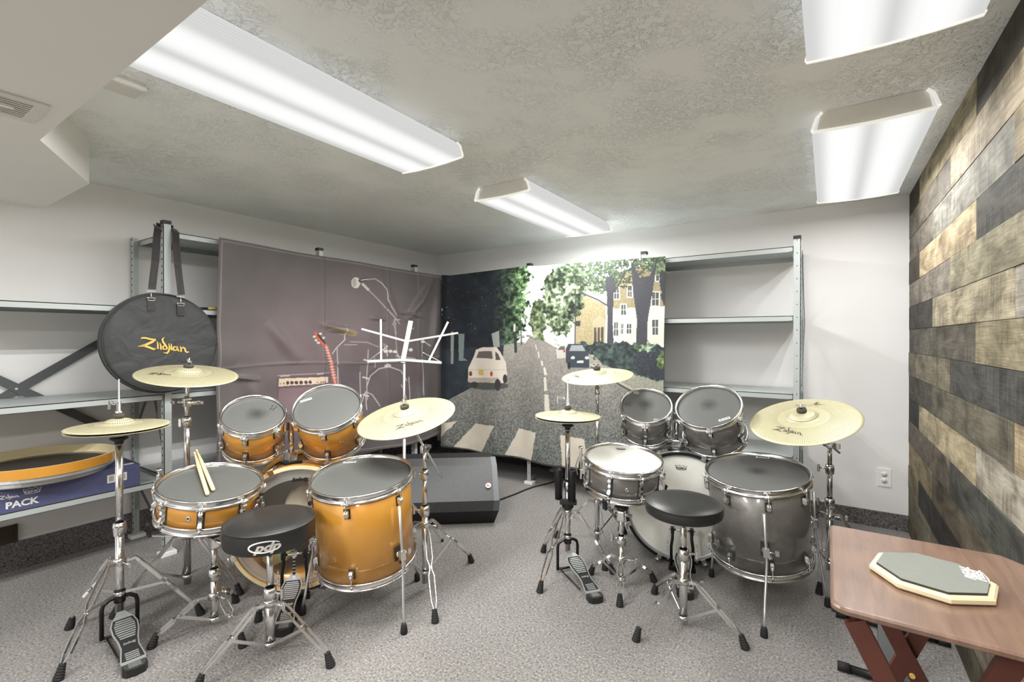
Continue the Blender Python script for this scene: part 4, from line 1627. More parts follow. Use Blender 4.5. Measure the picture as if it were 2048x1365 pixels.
def tom_mount(t, p, arms, plate_n):
    """Base block on the shell, centre post, and an arm into each tom."""
    q = MB()
    q.box((p[0], p[1], p[2] + .012), (.075, .075, .014), 1, bev=.004)
    q.box((p[0], p[1], p[2] + .040), (.044, .044, .05), 0, bev=.006)
    m = q.build('tom_mount', ['chrome', 'black_metal'], t)
    q = MB()
    q.tube((p[0], p[1], p[2] + .05), (p[0], p[1], p[2] + .20), .0135)
    q.box((p[0], p[1], p[2] + .19), (.032, .032, .045), 0, bev=.006)
    q.build('mount_post', 'chrome', m)
    for (c_, n_), R_, dp, tt_ in arms:
        q = MB()
        s = V((p[0], p[1], p[2] + .19))
        TT = drum_T(c_, n_)
        lp = TT.inverted() @ s
        dv = V((lp.x, lp.y, 0)).normalized()
        e = TT @ (dv * (R_ + .022) + V((0, 0, -dp * .52)))
        g = MB(TT)
        g.box((0, 0, 0), (.008, .036, .045), 0, mat_at(dv * (R_ - .004) + V((0, 0, -dp * .52)), (0, 0, 1), dv), bev=.003)
        g.build('mount_plate', 'chrome', tt_)
        mid = V((s.x * .4 + e.x * .6, s.y * .4 + e.y * .6, s.z + .01))
        q.path([s, mid, e], .008, 10)
        q.sphere(mid, .013)
        q.box(tuple(e), (.022, .022, .022), 0, bev=.006)
        q.build('mount_arm', 'chrome', m)


tom_mount(BL, (-2.185, 1.33, .562), [(oT1, .135, .205, OT1), (oT2, .16, .235, OT2)], None)

# ---- grey kit
gT1 = ((-.812, 2.516, .826), (.17, -.56, .81))
t, T = make_tom(gT1[0], gT1[1], .135, .205, 'sparkle', 'head_worn', facing_angle(drum_T(*gT1), (.25, -.9, -.5)), 'smaller grey sparkle rack tom, left of the two above the white-headed bass drum')
GT1 = t
head_marks(t, T, (-.905, 2.498, .833), facing_angle(T, (.9, .3, 0)))
for p in ((-.888, 2.58, .886), (-.736, 2.451, .765)):
    x, y = on_head(T, p)
    q = MB(T @ Matrix.Translation((x, y, -.0115)))
    q.box((0, 0, 0), (.03, .024, .003), bev=.0012)
    q.build('damper_gel', 'grey_pad', t)
gT2 = ((-.51, 2.574, .84), (-.04, -.59, .81))
t, T = make_tom(gT2[0], gT2[1], .16, .235, 'sparkle', 'head_worn', facing_angle(drum_T(*gT2), (.18, -.9, -.5)), 'larger grey sparkle rack tom, right of the two above the white-headed bass drum')
GT2 = t
head_label(t, T, (-.422, 2.506, .794), facing_angle(T, (.85, .4, .3)))
tom_mount(BR, (-.685, 2.645, .565), [(gT1, .135, .205, GT1), (gT2, .16, .235, GT2)], None)
gFT = ((-.268, 2.388, .588), (-.03, -.17, .99))
T = drum_T(*gFT)
FTR = thing('floor_tom', 'tall grey sparkle floor tom on three bent legs beside the brown tray table', 'drum', base_T(T, .41))
drum_body(FTR, T, .213, .41, 'sparkle', 'head_worn', 8, facing_angle(T, (.32, -1, 0)))
head_label(FTR, T, (-.26, 2.565, .619), facing_angle(T, (1, .05, 0)), w=.058)
for foot, rise in (((-.206, 2.105, 0), .17), ((.005, 2.50, 0), .15), ((-.476, 2.497, 0), .15)):
    v_ = V(foot) - V(gFT[0])
    floor_tom_leg(FTR, T, .213, facing_angle(T, (v_.x, v_.y, 0)), -.26, rise, foot)
gSN = ((-.832, 2.235, .60), (.11, -.13, .99))
T = drum_T(*gSN)
SNR = thing('snare_drum', 'grey sparkle snare drum with clean white head', 'drum', base_T(T, .16))
drum_body(SNR, T, .187, .16, 'sparkle', 'head_white', 8, facing_angle(T, (.05, -1.0, 0)), True)
x, y = on_head(T, (-.885, 2.345, .619))
q = MB(T)
crown_logo(q, .05, 0, 0, Matrix.Translation((x, y, -.0126)) @ Matrix.Rotation(facing_angle(T, (.86, .5, 0)), 4, 'Z'))
q.build('crown_emblem', 'ink', SNR)
vent(SNR, T, .178, facing_angle(T, (.50, -.95, 0)), -.085)
strainer(SNR, T, .187, .16, facing_angle(T, (-.85, -.2, 0)))


# ------------------------------------------------------------------ cymbals
def cymbal_profile(R, rb, bh, bow):
    """Upper surface from the hole outwards; edge plane at z = 0."""
    pr = [(.006, bow + bh)]
    for i in range(1, 9):
        a = i / 8
        r = .006 + (rb - .006) * a
        pr.append((r, bow + bh * math.sqrt(max(0.0, 1 - a ** 2.2)) * 1.0))
    for i in range(1, 13):
        a = i / 12
        r = rb + (R - rb) * a
        pr.append((r, bow * (1 - a ** 1.35)))
    return pr


def cymbal_z(pr, r):
    for (r0, z0), (r1, z1) in zip(pr[:-1], pr[1:]):
        if r <= r1:
            k = (r - r0) / max(1e-6, r1 - r0)
            return z0 + (z1 - z0) * k
    return 0.0


CYM = {}


def cymbal(name, label, c, n, R, logo=None, logo_w=.09, flip=False, extra=None, grp=None, rb=None, bow=.017, bh=.020):
    T = mat_at(c, n)
    if flip:
        T = T @ Matrix.Rotation(PI, 4, 'X')
    t = thing(name, label, 'cymbal', T, grp)
    rb = rb or R * .27
    pr = cymbal_profile(R, rb, bh, bow)
    th = .0011
    prof = pr + [(r, z - th) for r, z in reversed(pr)]
    b = MB(T)
    b.lathe(prof, 96, 0, None, True, True)
    key = round(R, 3)
    if key not in CYM:
        CYM[key] = cymbal_mat(R)
    b.build('plate', CYM[key], t)
    zf = lambda x, y: cymbal_z(pr, math.hypot(x, y))
    if logo is not None:
        p, d = logo
        q = T.inverted() @ V(p)
        a = facing_angle(T, d)
        ca, sa = math.cos(a), math.sin(a)
        g = MB(T)
        # bend the wordmark onto the bow
        tmp = MB()
        script_logo(tmp, logo_w, 0, 0, Matrix.Identity(4), 1.0)
        vs = []
        for v_ in tmp.v:
            x, y = q.x + v_.x * ca - v_.y * sa, q.y + v_.x * sa + v_.y * ca
            vs.append((x, y, zf(x, y) + .0010))
        g.add(vs, tmp.f, 0)
        g.build('wordmark', 'logo_grey' if R > .22 else 'ink', t)
    if extra is not None:
        p, d, kind = extra
        q = T.inverted() @ V(p)
        a = facing_angle(T, d)
        S = Matrix.Translation((q.x, q.y, zf(q.x, q.y) + .0030)) @ Matrix.Rotation(a, 4, 'Z')
        S.translation.z = 0
        g0 = MB()
        g0.text('L', .042, 0, S @ Matrix.Translation((0, .010, 0)), bold=.001, shear=.3, sx=1.5, depth=0)
        g0.text('LOW VOLUME', .0085, 0, S @ Matrix.Translation((0, -.010, 0)), sx=1.3, depth=0)
        g0.text('80', .009, 0, S @ Matrix.Translation((0, -.021, 0)), depth=0)
        g = MB(T)
        g.add([(v_.x, v_.y, zf(v_.x, v_.y) + .0012) for v_ in g0.v], g0.f)
        g.build('emblem', 'logo_grey', t)
    return t, T


def wing_nut(b, p, up, r=.011, mat=0, side=(1, 0, 0)):
    A = mat_at(p, up, side)
    b.lathe([(0, 0), (r * .6, 0), (r * .6, .010), (r * .4, .014), (0, .014)], 12, mat, A)
    for s in (-1, 1):
        b.box((s * r * 1.3, 0, .012), (r * 1.6, .004, .012), mat, A, bev=.0015)


# ------------------------------------------------------------------ stands
def strip_leg(t, collar, foot, lat, style='pinch', brace=None, name='leg', k_br=.5, w=.011):
    """One double-braced leg: two flat strips from the collar to a rubber foot."""
    collar, foot = V(collar), V(foot)
    d = V((foot.x - collar.x, foot.y - collar.y, 0)).normalized()
    side = V((-d.y, d.x, 0))
    end = foot + V((0, 0, .040)) - d * .012
    knee = collar + d * .030 + V((0, 0, .004))
    ax = (end - knee).normalized()
    upn = side.cross(ax).normalized()
    b = MB()
    for s in (-1, 1):
        prof = [(0, .006), (.06, .008), (.16, lat), (.40, lat), (.47, .0045), (.53, .0045), (.60, lat), (.88, lat * .9), (1.0, .003)] if style == 'pinch' else [(0, .006), (.1, lat), (.8, lat * .8), (1.0, .003)]
        pts = [collar + side * s * .008 + d * .004] + [knee.lerp(end, q) + side * (s * l_) for q, l_ in prof]
        b.bar(pts, w, .0022, side, 0)
    for q in (.50,) if style == 'pinch' else (.45,):
        pp = knee.lerp(end, q)
        b.tube(pp - side * .010, pp + side * .010, .004, n=8)
    lg = b.build(name, 'chrome', t)
    # ribbed rubber foot along the leg
    f = MB()
    A = mat_at(foot, (V((0, 0, 1)) - d * .35).normalized(), d)
    prof = [(0, 0), (.015, 0), (.017, .004)]
    z = .006
    for i in range(5):
        prof += [(.0165 - i * .0012, z), (.0145 - i * .0012, z + .003), (.0165 - i * .0012, z + .006)]
        z += .0085
    prof += [(.009, z + .004), (0, z + .004)]
    f.lathe(prof, 12, 0, A, False)
    f.build('rubber_foot', 'rubber', lg)
    if brace is not None:
        pm = knee.lerp(end, k_br)
        q = MB()
        q.bar([V(brace) + d * .016, pm], .0025, .011, side.cross((pm - V(brace)).normalized()), 0)
        q.build('brace', 'chrome', lg)
    return lg


def tripod(t, xy, zc, zl, feet, lat=.012, style='pinch', r=.0145, k_br=.5, collar_mat='chrome'):
    x, y = xy
    b = MB()
    b.lathe([(r + .001, zc - .014), (r + .007, zc - .012), (r + .007, zc + .010), (r + .001, zc + .014)], 20, 0, Matrix.Translation((x, y, 0)))
    b.tube((x + r, y, zc), (x + r + .05, y + .01, zc), .003)
    b.box((x + r + .054, y + .011, zc), (.012, .005, .024), 0, bev=.002)
    b.build('leg_collar', collar_mat, t)
    b = MB()
    b.lathe([(r + .001, zl - .008), (r + .005, zl - .007), (r + .005, zl + .007), (r + .001, zl + .008)], 20, 0, Matrix.Translation((x, y, 0)))
    b.build('brace_collar', collar_mat, t)
    for f in feet:
        d = V((f[0] - x, f[1] - y, 0)).normalized()
        strip_leg(t, V((x, y, zc)) + d * (r + .006), (f[0], f[1], 0), lat, style, V((x, y, zl)), k_br=k_br)


def clamp(t, p, r, side, mat='chrome', name='height_clamp'):
    x, y, z = p
    b = MB()
    b.lathe([(r + .0005, -.028), (r + .006, -.026), (r + .008, .0), (r + .006, .018), (r + .0005, .020)], 20, 0, Matrix.Translation((x, y, z)), True, False)
    s = V(side).normalized()
    b.tube(V(p) + s * r, V(p) + s * (r + .030), .004, n=10)
    o = b.build(name, mat, t)
    q = MB()
    c = V(p) + s * (r + .036)
    q.box((0, 0, 0), (.010, .012, .038), 0, mat_at(c, (0, 0, 1), s), bev=.004)
    q.build('wing_bolt', mat, o)


def tilter_top(t, p, n, n_up, rod_len=.05, cup=True):
    """Rod end through the cymbal with felts and a wing nut; p is the cymbal bell top."""
    p, n_up = V(p), V(n_up).normalized()
    q = MB(mat_at(p, n_up))
    q.tube((0, 0, -rod_len), (0, 0, .045), .0036, n=10)
    o = q.build('tilter_rod', 'chrome', t)
    q = MB(mat_at(p, n_up))
    q.lathe([(.004, .0025), (.020, .0025), (.021, .006), (.020, .016), (.004, .017)], 20, 0, None, True, True)
    q.build('felt_washer', 'felt', o)
    q = MB()
    wing_nut(q, p + n_up * .018, n_up, .010)
    q.build('wing_nut', 'chrome', o)
    q = MB(mat_at(p, n_up))
    q.lathe([(.0045, -.024), (.016, -.022), (.018, -.010), (.0045, -.006)], 16, 0, None, True, True)
    q.build('cup_washer', 'felt', o)
    return o


def pole(t, xy, z0, z1, r, name, mat='chrome'):
    b = MB()
    b.lathe([(0, z0), (r, z0), (r, z1), (0, z1)], 20, 0, Matrix.Translation((xy[0], xy[1], 0)))
    return b.build(name, mat, t)


def head_of(T, bell):
    return T @ V((0, 0, bell))


# --- crash, orange kit
cy, T = cymbal('crash_cymbal', 'perforated pale brass crash cymbal in front of the black cymbal bag', (-2.47, .997, 1.010), (.2, -.02, .98), .203, ((-2.475, .885, 1.02), (.10, .10, 0)), .10)
top = T @ V((0, 0, .0375))
t = thing('cymbal_stand', 'chrome cymbal stand behind the orange snare, under the cymbal beside the black bag', 'cymbal stand', (-2.455, .99, 0))
xy = (-2.455, .985)
pole(t, xy, .05, .52, .0145, 'base_tube')
pole(t, xy, .52, .80, .012, 'middle_tube')
pole(t, xy, .80, .915, .0095, 'upper_tube')
clamp(t, (xy[0], xy[1], .525), .0145, (-.3, -1, 0))
clamp(t, (xy[0], xy[1], .80), .012, (.6, -.8, 0))
q = MB()
q.tube((xy[0] - .03, xy[1] - .02, .885), (xy[0] + .045, xy[1] + .03, .885), .012)
q.box((xy[0], xy[1], .885), (.03, .03, .04), 0, bev=.006)
for s in (-1, 1):
    q.box((xy[0] + s * .055, xy[1] + s * .036, .885), (.030, .008, .014), 0, bev=.003)
q.tube((xy[0], xy[1], .90), tuple(V(top) - T.to_3x3() @ V((0, 0, .045))), .008)
q.build('tilter', 'chrome', t)
tilter_top(t, top, None, T.to_3x3() @ V((0, 0, 1)))
tripod(t, xy, .27, .085, [(-2.505, .725), (-2.248, 1.118), (-2.66, 1.06)], .012, 'plain')

# --- hi-hat, orange kit
HX = (-2.325, .695)


def hihat(xy, z, R, label_top, label_bot, logo, stand_label, frame_dir, feet, wing=(.9, -.5, 0), rod_top=.30):
    x, y = xy
    nrm = (.012, 0, 1)
    bow, bh = .012, .018
    top, Tt = cymbal('hi_hat_cymbal', label_top, (x, y, z + .005), nrm, R, logo, .07, False, None, 'hi-hat cymbals', R * .30, bow, bh)
    bot, Tb = cymbal('hi_hat_cymbal', label_bot, (x, y, z - .006), (0, 0, 1), R, None, .07, True, None, 'hi-hat cymbals', R * .30, bow, bh)
    t = thing('hi_hat_stand', stand_label, 'hi-hat stand', (x, y, 0))
    zs = z - .006 - bow - bh
    pole(t, xy, .10, .42, .0145, 'base_tube')
    pole(t, xy, .42, zs - .035, .0128, 'upper_tube')
    q = MB()
    q.lathe([(.0036, -.030), (.013, -.030), (.016, -.018), (.030, -.010), (.030, -.004), (.0036, -.002)], 20, 0, Matrix.Translation((x, y, zs)), True, True)
    q.build('seat_cup', 'dark_plastic', t)
    q = MB()
    q.tube((x, y, .2), (x, y, z + rod_top - .10), .0032, n=10)
    q.build('pull_rod', 'satin_chrome', t)
    q = MB(Matrix.Translation((x, y, z + .006 + bow + bh)))
    q.lathe([(.004, .002), (.017, .002), (.017, .016), (.004, .017)], 18, 1, None, True, True)
    q.lathe([(.004, .017), (.012, .017), (.012, .028), (.008, .030), (.008, .062), (.004, .063)], 16, 0, None, True, True)
    q.box((-.030, -.012, .058), (.04, .010, .012), 0, bev=.003)
    q.box((-.052, -.016, .050), (.012, .008, .036), 0, bev=.003)
    q.build('clutch', ['chrome', 'felt'], t)
    clamp(t, (x, y, .435), .0145, wing)
    f = V((frame_dir[0], frame_dir[1], 0)).normalized()
    s = V((-f.y, f.x, 0))
    tripod(t, xy, .30, .175, feet, .013, 'pinch', .0145, .48)
    # black yoke frame under the pole
    c = V((x, y, 0))
    q = MB()
    pts = [c + s * .055 + V((0, 0, .012)), c + s * .055 + V((0, 0, .125)), c + s * .05 + V((0, 0, .145)), c + s * .03 + V((0, 0, .158)), c + V((0, 0, .160)), c - s * .03 + V((0, 0, .158)), c - s * .05 + V((0, 0, .145)), c - s * .055 + V((0, 0, .125)), c - s * .055 + V((0, 0, .012))]
    q.path(pts, .0075, 10)
    q.lathe([(0, -.024), (.019, -.024), (.019, .02), (0, .02)], 18, 0, Matrix.Translation((x, y, .165)))
    q.tube(c + s * .06 + V((0, 0, .016)), c - s * .06 + V((0, 0, .016)), .006)
    q.build('pedal_frame', 'black_metal', t)
    pedal_board(t, c - f * -.012, f, .30, .026, .105)
    # chain
    ch = MB()
    for i in range(7):
        zz_ = .150 - i * .007
        ch.box((x + f.x * .006, y + f.y * .006, zz_), (.011, .011, .004), i % 2)
    ch.build('chain', ['satin_chrome', 'black_metal'], t)
    # long steel rods from heel to frame
    q = MB()
    for k in (-1, 1):
        q.tube(c + s * (k * .040) + V((0, 0, .012)), c + f * .20 + s * (k * .030) + V((0, 0, .010)), .003, n=8)
    q.build('base_rods', 'black_metal', t)
    return t, Tt


def pedal_board(t, c, f, ln, z_heel, z_toe, w=.046):
    """Hourglass footboard rising from the heel block to the toe, with slotted black insets."""
    f = V(f)
    s = V((-f.y, f.x, 0))
    toe = V((c[0], c[1], z_toe)) + f * .008
    heel = V((c[0], c[1], z_heel)) + f * (ln - .035)
    ax = (toe - heel).normalized()
    up = ax.cross(s).normalized()
    if up.z < 0:
        up = -up
    A = Matrix((ax, up.cross(ax), up)).transposed().to_4x4()
    A.translation = heel
    L = (toe - heel).length
    prof = [(0.0, .034), (.05, .037), (.14, .034), (.28, .028), (.42, .031), (.58, .040), (.72, .042), (.84, .034), (.92, .021), (1.0, .013)]
    rim = [(q * L, w_) for q, w_ in prof] + [(q * L, -w_) for q, w_ in reversed(prof)]
    b = MB(A)
    b.prism(rim, 0, .005)
    board = b.build('footboard', 'satin_chrome', t)
    ins = [(q * L, w_ - .0045) for q, w_ in prof[1:-2]] + [(q * L, -w_ + .0045) for q, w_ in reversed(prof[1:-2])]
    b = MB(A)
    b.prism(ins, .005, .0062, 0)
    for i in range(9):
        xx_ = (.46 + i * .042) * L
        wd = np.interp(xx_ / L, [.42, .58, .72, .84], [.020, .030, .031, .020])
        b.box((xx_, 0, .0066), (.0060, 2 * wd, .0012), 1, bev=.0004)
    for i in range(4):
        b.box(((.07 + i * .034) * L, 0, .0066), (.0048, .040, .0012), 1, bev=.0004)
    b.text('ludwig', .014, 1, Matrix.Translation((.35 * L, 0, .0066)) @ Matrix.Rotation(PI / 2 * -1, 4, 'Z'), bold=.0005, shear=.35)
    b.build('tread_plate', ['dark_plastic', 'satin_chrome'], board)
    # heel block
    hb = V((c[0], c[1], 0)) + f * (ln - .012)
    b = MB()
    o2 = [(.000, -.034), (.030, -.036), (.046, -.026), (.052, 0), (.046, .026), (.030, .036), (0, .034)]
    H_ = Matrix((f, s, V((0, 0, 1)))).transposed().to_4x4()
    H_.translation = hb - f * .030
    b.M = H_
    b.prism(o2, .001, z_heel)
    hp = b.build('heel_plate', 'dark_plastic', t)
    b = MB(H_)
    b.prism([(x_ * .9 + .001, y_ * .88) for x_, y_ in o2], z_heel, z_heel + .0015, 0)
    for i in range(3):
        b.box((.012 + i * .010, 0, z_heel + .002), (.004, .036, .001), 1)
    b.build('heel_tread', ['dark_edge', 'satin_chrome'], hp)
    return board


hihat(HX, .830, .165, 'upper hi-hat cymbal at far left, over the orange hoop on the shelf', 'lower, upturned hi-hat cymbal at far left, under its twin', ((-2.40, .79, .83), (.7, .55, 0)), 'chrome hi-hat stand with black pedal frame at far left beside the orange snare', (.326, -.05), [(-2.205, .487), (-2.56, .60), (-2.225, .945)], rod_top=.29)
t, Tt = hihat((-1.097, 2.157), .783, .165, 'upper hi-hat cymbal beside the grey snare, in front of the street backdrop', 'lower, upturned hi-hat cymbal beside the grey snare', None, 'chrome hi-hat stand with black pedal frame beside the grey snare', (.236, -.185), [(-1.11, 1.897), (-1.305, 2.27), (-.892, 2.255)], (-.5, .9, 0), rod_top=.295)

# stick holder clamped on the right hi-hat stand
t = thing('stick_holder', 'black twin-tube drumstick holder clamped to the hi-hat stand by the grey snare', 'stick holder', (-1.097, 2.157, .33))
for dx, dy in ((-.030, -.040), (.036, -.026)):
    c0 = V((-1.097 + dx, 2.157 + dy, .37))
    q = MB()
    tl = mat_at(c0, (dx * .3, dy * .3, 1))
    q.lathe([(.017, 0), (.019, 0), (.020, .15), (.019, .152), (.017, .152), (.0165, .01)], 20, 0, tl, True, True)
    q.lathe([(0, .004), (.017, .004)], 20, 0, tl)
    q.build('tube', 'black_metal', t)
q = MB(Matrix.Translation((-1.097, 2.157, 0)))
q.lathe([(.0160, .318), (.026, .318), (.030, .328), (.030, .345), (.022, .362), (.0160, .362)], 20, 0, None, True, True)
q.box((.004, -.036, .362), (.085, .018, .028), 0, mat_at((0, 0, 0), (0, 0, 1), (.9, .42, 0)), bev=.006)
q.build('clamp', 'dark_plastic', t)

# --- crash, grey kit
cy, T = cymbal('crash_cymbal', 'perforated pale brass crash cymbal in front of the street backdrop', (-1.094, 2.521, .965), (-.01, -.17, .99), .203, ((-1.195, 2.455, .96), (.10, -.07, 0)), .095)
top = T @ V((0, 0, .0375))
xy = (-1.085, 2.50)
t = thing('cymbal_stand', 'straight chrome cymbal stand behind the hi-hat of the grey kit', 'cymbal stand', (xy[0], xy[1], 0))
pole(t, xy, .04, .50, .0135, 'base_tube')
pole(t, xy, .50, .76, .011, 'middle_tube')
pole(t, xy, .76, .92, .0085, 'upper_tube')
clamp(t, (xy[0], xy[1], .50), .0135, (-1, -.4, 0))
q = MB()
q.lathe([(0, .86), (.014, .862), (.014, .905), (0, .91)], 16, 0, Matrix.Translation((xy[0], xy[1], 0)))
q.tube((xy[0], xy[1], .90), tuple(V(top) - T.to_3x3() @ V((0, 0, .045))), .007)
q.build('tilter', 'chrome', t)
tilter_top(t, top, None, T.to_3x3() @ V((0, 0, 1)))
tripod(t, xy, .25, .08, [(-1.335, 2.476), (-.94, 2.265), (-1.02, 2.76)], .012, 'pinch')


# --- boom stands with ride cymbals
def boom_stand(xy, zt, feet, cym_T, bell, label, tail, zc, zl, arm_side):
    x, y = xy
    t = thing('boom_cymbal_stand', label, 'cymbal stand', (x, y, 0))
    z1 = zt * .55
    pole(t, xy, .035, z1, .0145, 'base_tube')
    pole(t, xy, z1, zt * .82, .012, 'middle_tube')
    pole(t, xy, zt * .82, zt, .010, 'upper_tube')
    clamp(t, (x, y, z1 + .01), .0145, arm_side)
    clamp(t, (x, y, zt * .82), .012, arm_side)
    p = V((x, y, zt))
    n = cym_T.to_3x3() @ V((0, 0, 1))
    top = cym_T @ V((0, 0, bell))
    below = V(top) - n * .055
    d = (below - p).normalized()
    q = MB()
    q.tube(p - d * tail, below, .0055, n=12)
    q.build('boom_arm', 'satin_chrome', t)
    sd = d.cross(V((0, 0, 1))).normalized()
    q = MB()
    q.tube(p - sd * .022, p + sd * .026, .013)
    q.box(tuple(p), (.034, .034, .03), 0, bev=.008)
    q.box(tuple(p + sd * .045), (.036, .012, .018), 0, bev=.004)
    q.box(tuple(p - sd * .036), (.020, .012, .030), 0, bev=.004)
    q.build('boom_clamp', 'chrome', t)
    q = MB()
    q.box(tuple(below), (.022, .022, .022), 0, bev=.005)
    q.tube(below - sd * .018, below + sd * .024, .006)
    q.build('tilter', 'chrome', t)
    tilter_top(t, top, None, n)
    tripod(t, xy, zc, zl, feet, .012, 'pinch')
    return t


cy, T = cymbal('ride_cymbal', 'large tilted pale brass ride cymbal above the orange floor tom', (-1.648, 1.581, .811), (.02, -.29, .96), .2286, ((-1.547, 1.497, .80), (.12, .20, .05)), .13, bow=.020, bh=.024)
boom_stand((-1.57, 1.62), .665, [(-1.559, 1.955), (-1.352, 1.455), (-1.80, 1.52)], T, .044, 'chrome boom stand of the orange kit, standing before the black speaker', .16, .31, .085, (-.8, -.6, 0))
cy, T = cymbal('ride_cymbal', 'large pale brass ride cymbal with an L emblem, against the wall at right', (-.092, 2.575, .80), (-.14, -.33, .93), .2286, ((-.150, 2.455, .768), (.13, -.055, 0)), .135, False, ((-.045, 2.70, .868), (.99, -.02, .1), 0), bow=.020, bh=.024)
boom_stand((.01, 2.82), .655, [(-.03, 2.60), (.22, 2.93), (-.17, 2.97)], T, .044, 'chrome boom stand of the grey kit, standing before the bare wall at right', .12, .30, .07, (-1, -.25, 0))


# --- snare stands
def snare_stand(xy, zt, feet, drum_T_, depth, R, label, zc, zl):
    x, y = xy
    t = thing('snare_stand', label, 'snare stand', (x, y, 0))
    pole(t, xy, .03, .22, .0145, 'base_tube')
    pole(t, xy, .22, zt - .02, .0115, 'upper_tube')
    clamp(t, (x, y, .225), .0145, (-1, .2, 0))
    q = MB()
    q.box((x, y, zt - .035), (.036, .036, .05), 0, bev=.008)
    q.tube((x - .03, y, zt - .03), (x + .05, y + .01, zt - .03), .008)
    q.build('tilter', 'chrome', t)
    q = MB()
    q.lathe([(0, 0), (.030, 0), (.034, .006), (.030, .014), (0, .014)], 20, 0, Matrix.Translation((x, y, zt - .004)))
    q.build('basket_knob', 'dark_plastic', t)
    bot = drum_T_ @ V((0, 0, -depth))
    for k in range(3):
        a = k * 2 * PI / 3 + 2.6
        e = drum_T_ @ V((math.cos(a) * (R + .016), math.sin(a) * (R + .016), -depth - .012))
        e2 = drum_T_ @ V((math.cos(a) * (R + .026), math.sin(a) * (R + .026), -depth + .024))
        c0 = V((x, y, zt + .006))
        m_ = c0.lerp(e, .5) + V((0, 0, -.012))
        q = MB()
        q.bar([c0, m_, e - V((0, 0, .012))], .016, .004, (0, 0, 1))
        ar = q.build('basket_arm', 'chrome', t)
        q = MB()
        q.bar([e - V((0, 0, .014)), e + (e2 - e) * .25 + V((0, 0, -.004)), e2], .022, .010, (e - c0).normalized())
        q.build('rubber_grip', 'rubber', ar)
    tripod(t, xy, zc, zl, feet, .015, 'pinch')
    return t


snare_stand((-2.075, .93), .385, [(-2.142, .735), (-1.855, .932), (-2.20, 1.075)], drum_T(*oSN), .14, .187, 'chrome snare stand under the orange snare', .135, .04)
snare_stand((-.812, 2.155), .375, [(-.758, 1.992), (-.985, 2.187), (-.697, 2.29)], drum_T(*gSN), .16, .187, 'chrome snare stand under the grey snare', .135, .04)


# ------------------------------------------------------------------ thrones
def throne(xy, zt, R, hgt, feet, label, logo, zc, zl, collar_z):
    x, y = xy
    t = thing('drum_throne', label, 'stool', (x, y, 0))
    q = MB(Matrix.Translation((x, y, zt)))
    q.lathe([(0, -hgt), (R - .012, -hgt), (R - .004, -hgt + .006), (R, -hgt + .016), (R, -.024), (R - .001, -.020), (R + .001, -.017), (R + .0015, -.014), (R, -.011), (R - .003, -.010), (R - .010, -.006), (R * .80, .001), (R * .5, .0045), (0, .006)], 72)
    seat = q.build('seat', 'vinyl', t)
    if logo:
        c = V((-.05, -.98, 0))
        a0 = math.atan2(-.98, .55) + .45
        g = MB()

        def wrap(u, v_):
            a = a0 + u / R
            rr_ = R + .0011
            return (x + rr_ * math.cos(a), y + rr_ * math.sin(a), zt - hgt * .58 + v_)
        tmp = MB()
        tmp.text('pdp', .040, 0, Matrix.Translation((.006, -.002, 0)), bold=.0017, shear=.35, sx=1.3)
        ring = [(math.cos(u) * .052 + .002 * math.sin(u), math.sin(u) * .0185) for u in np.linspace(.55, 2 * PI - .25, 40)]
        tmp.ribbon(ring, [.0022 + .0035 * (math.sin(i / 39 * PI)) for i in range(40)], 0, 0, Matrix.Identity(4))
        g.add([wrap(v_.x, v_.y) if abs(v_.z) < 1 else v_ for v_ in tmp.v], tmp.f)
        g.build('emblem', 'white_ink', seat)
    q = MB()
    q.box((x, y, zt - hgt - .006), (.10, .10, .012), 0, bev=.003)
    q.build('seat_bracket', 'black_metal', t)
    pole(t, xy, collar_z, zt - hgt - .010, .0125, 'upper_tube')
    pole(t, xy, .025, collar_z, .0160, 'base_tube')
    clamp(t, (x, y, collar_z + .012), .0155, (1, .4, 0))
    tripod(t, xy, zc, zl, feet, .013, 'plain', .0160, .5)
    return t


throne((-1.74, .974), .512, .1575, .088, [(-1.482, 1.052), (-1.752, .728), (-1.975, 1.055)], 'black round drum stool with a white oval emblem, before the orange kit', True, .19, .035, .215)
throne((-.491, 2.007), .520, .1525, .060, [(-.62, 1.80), (-.256, 1.985), (-.665, 2.185)], 'black round drum stool without emblem, before the grey kit', False, .185, .035, .285)


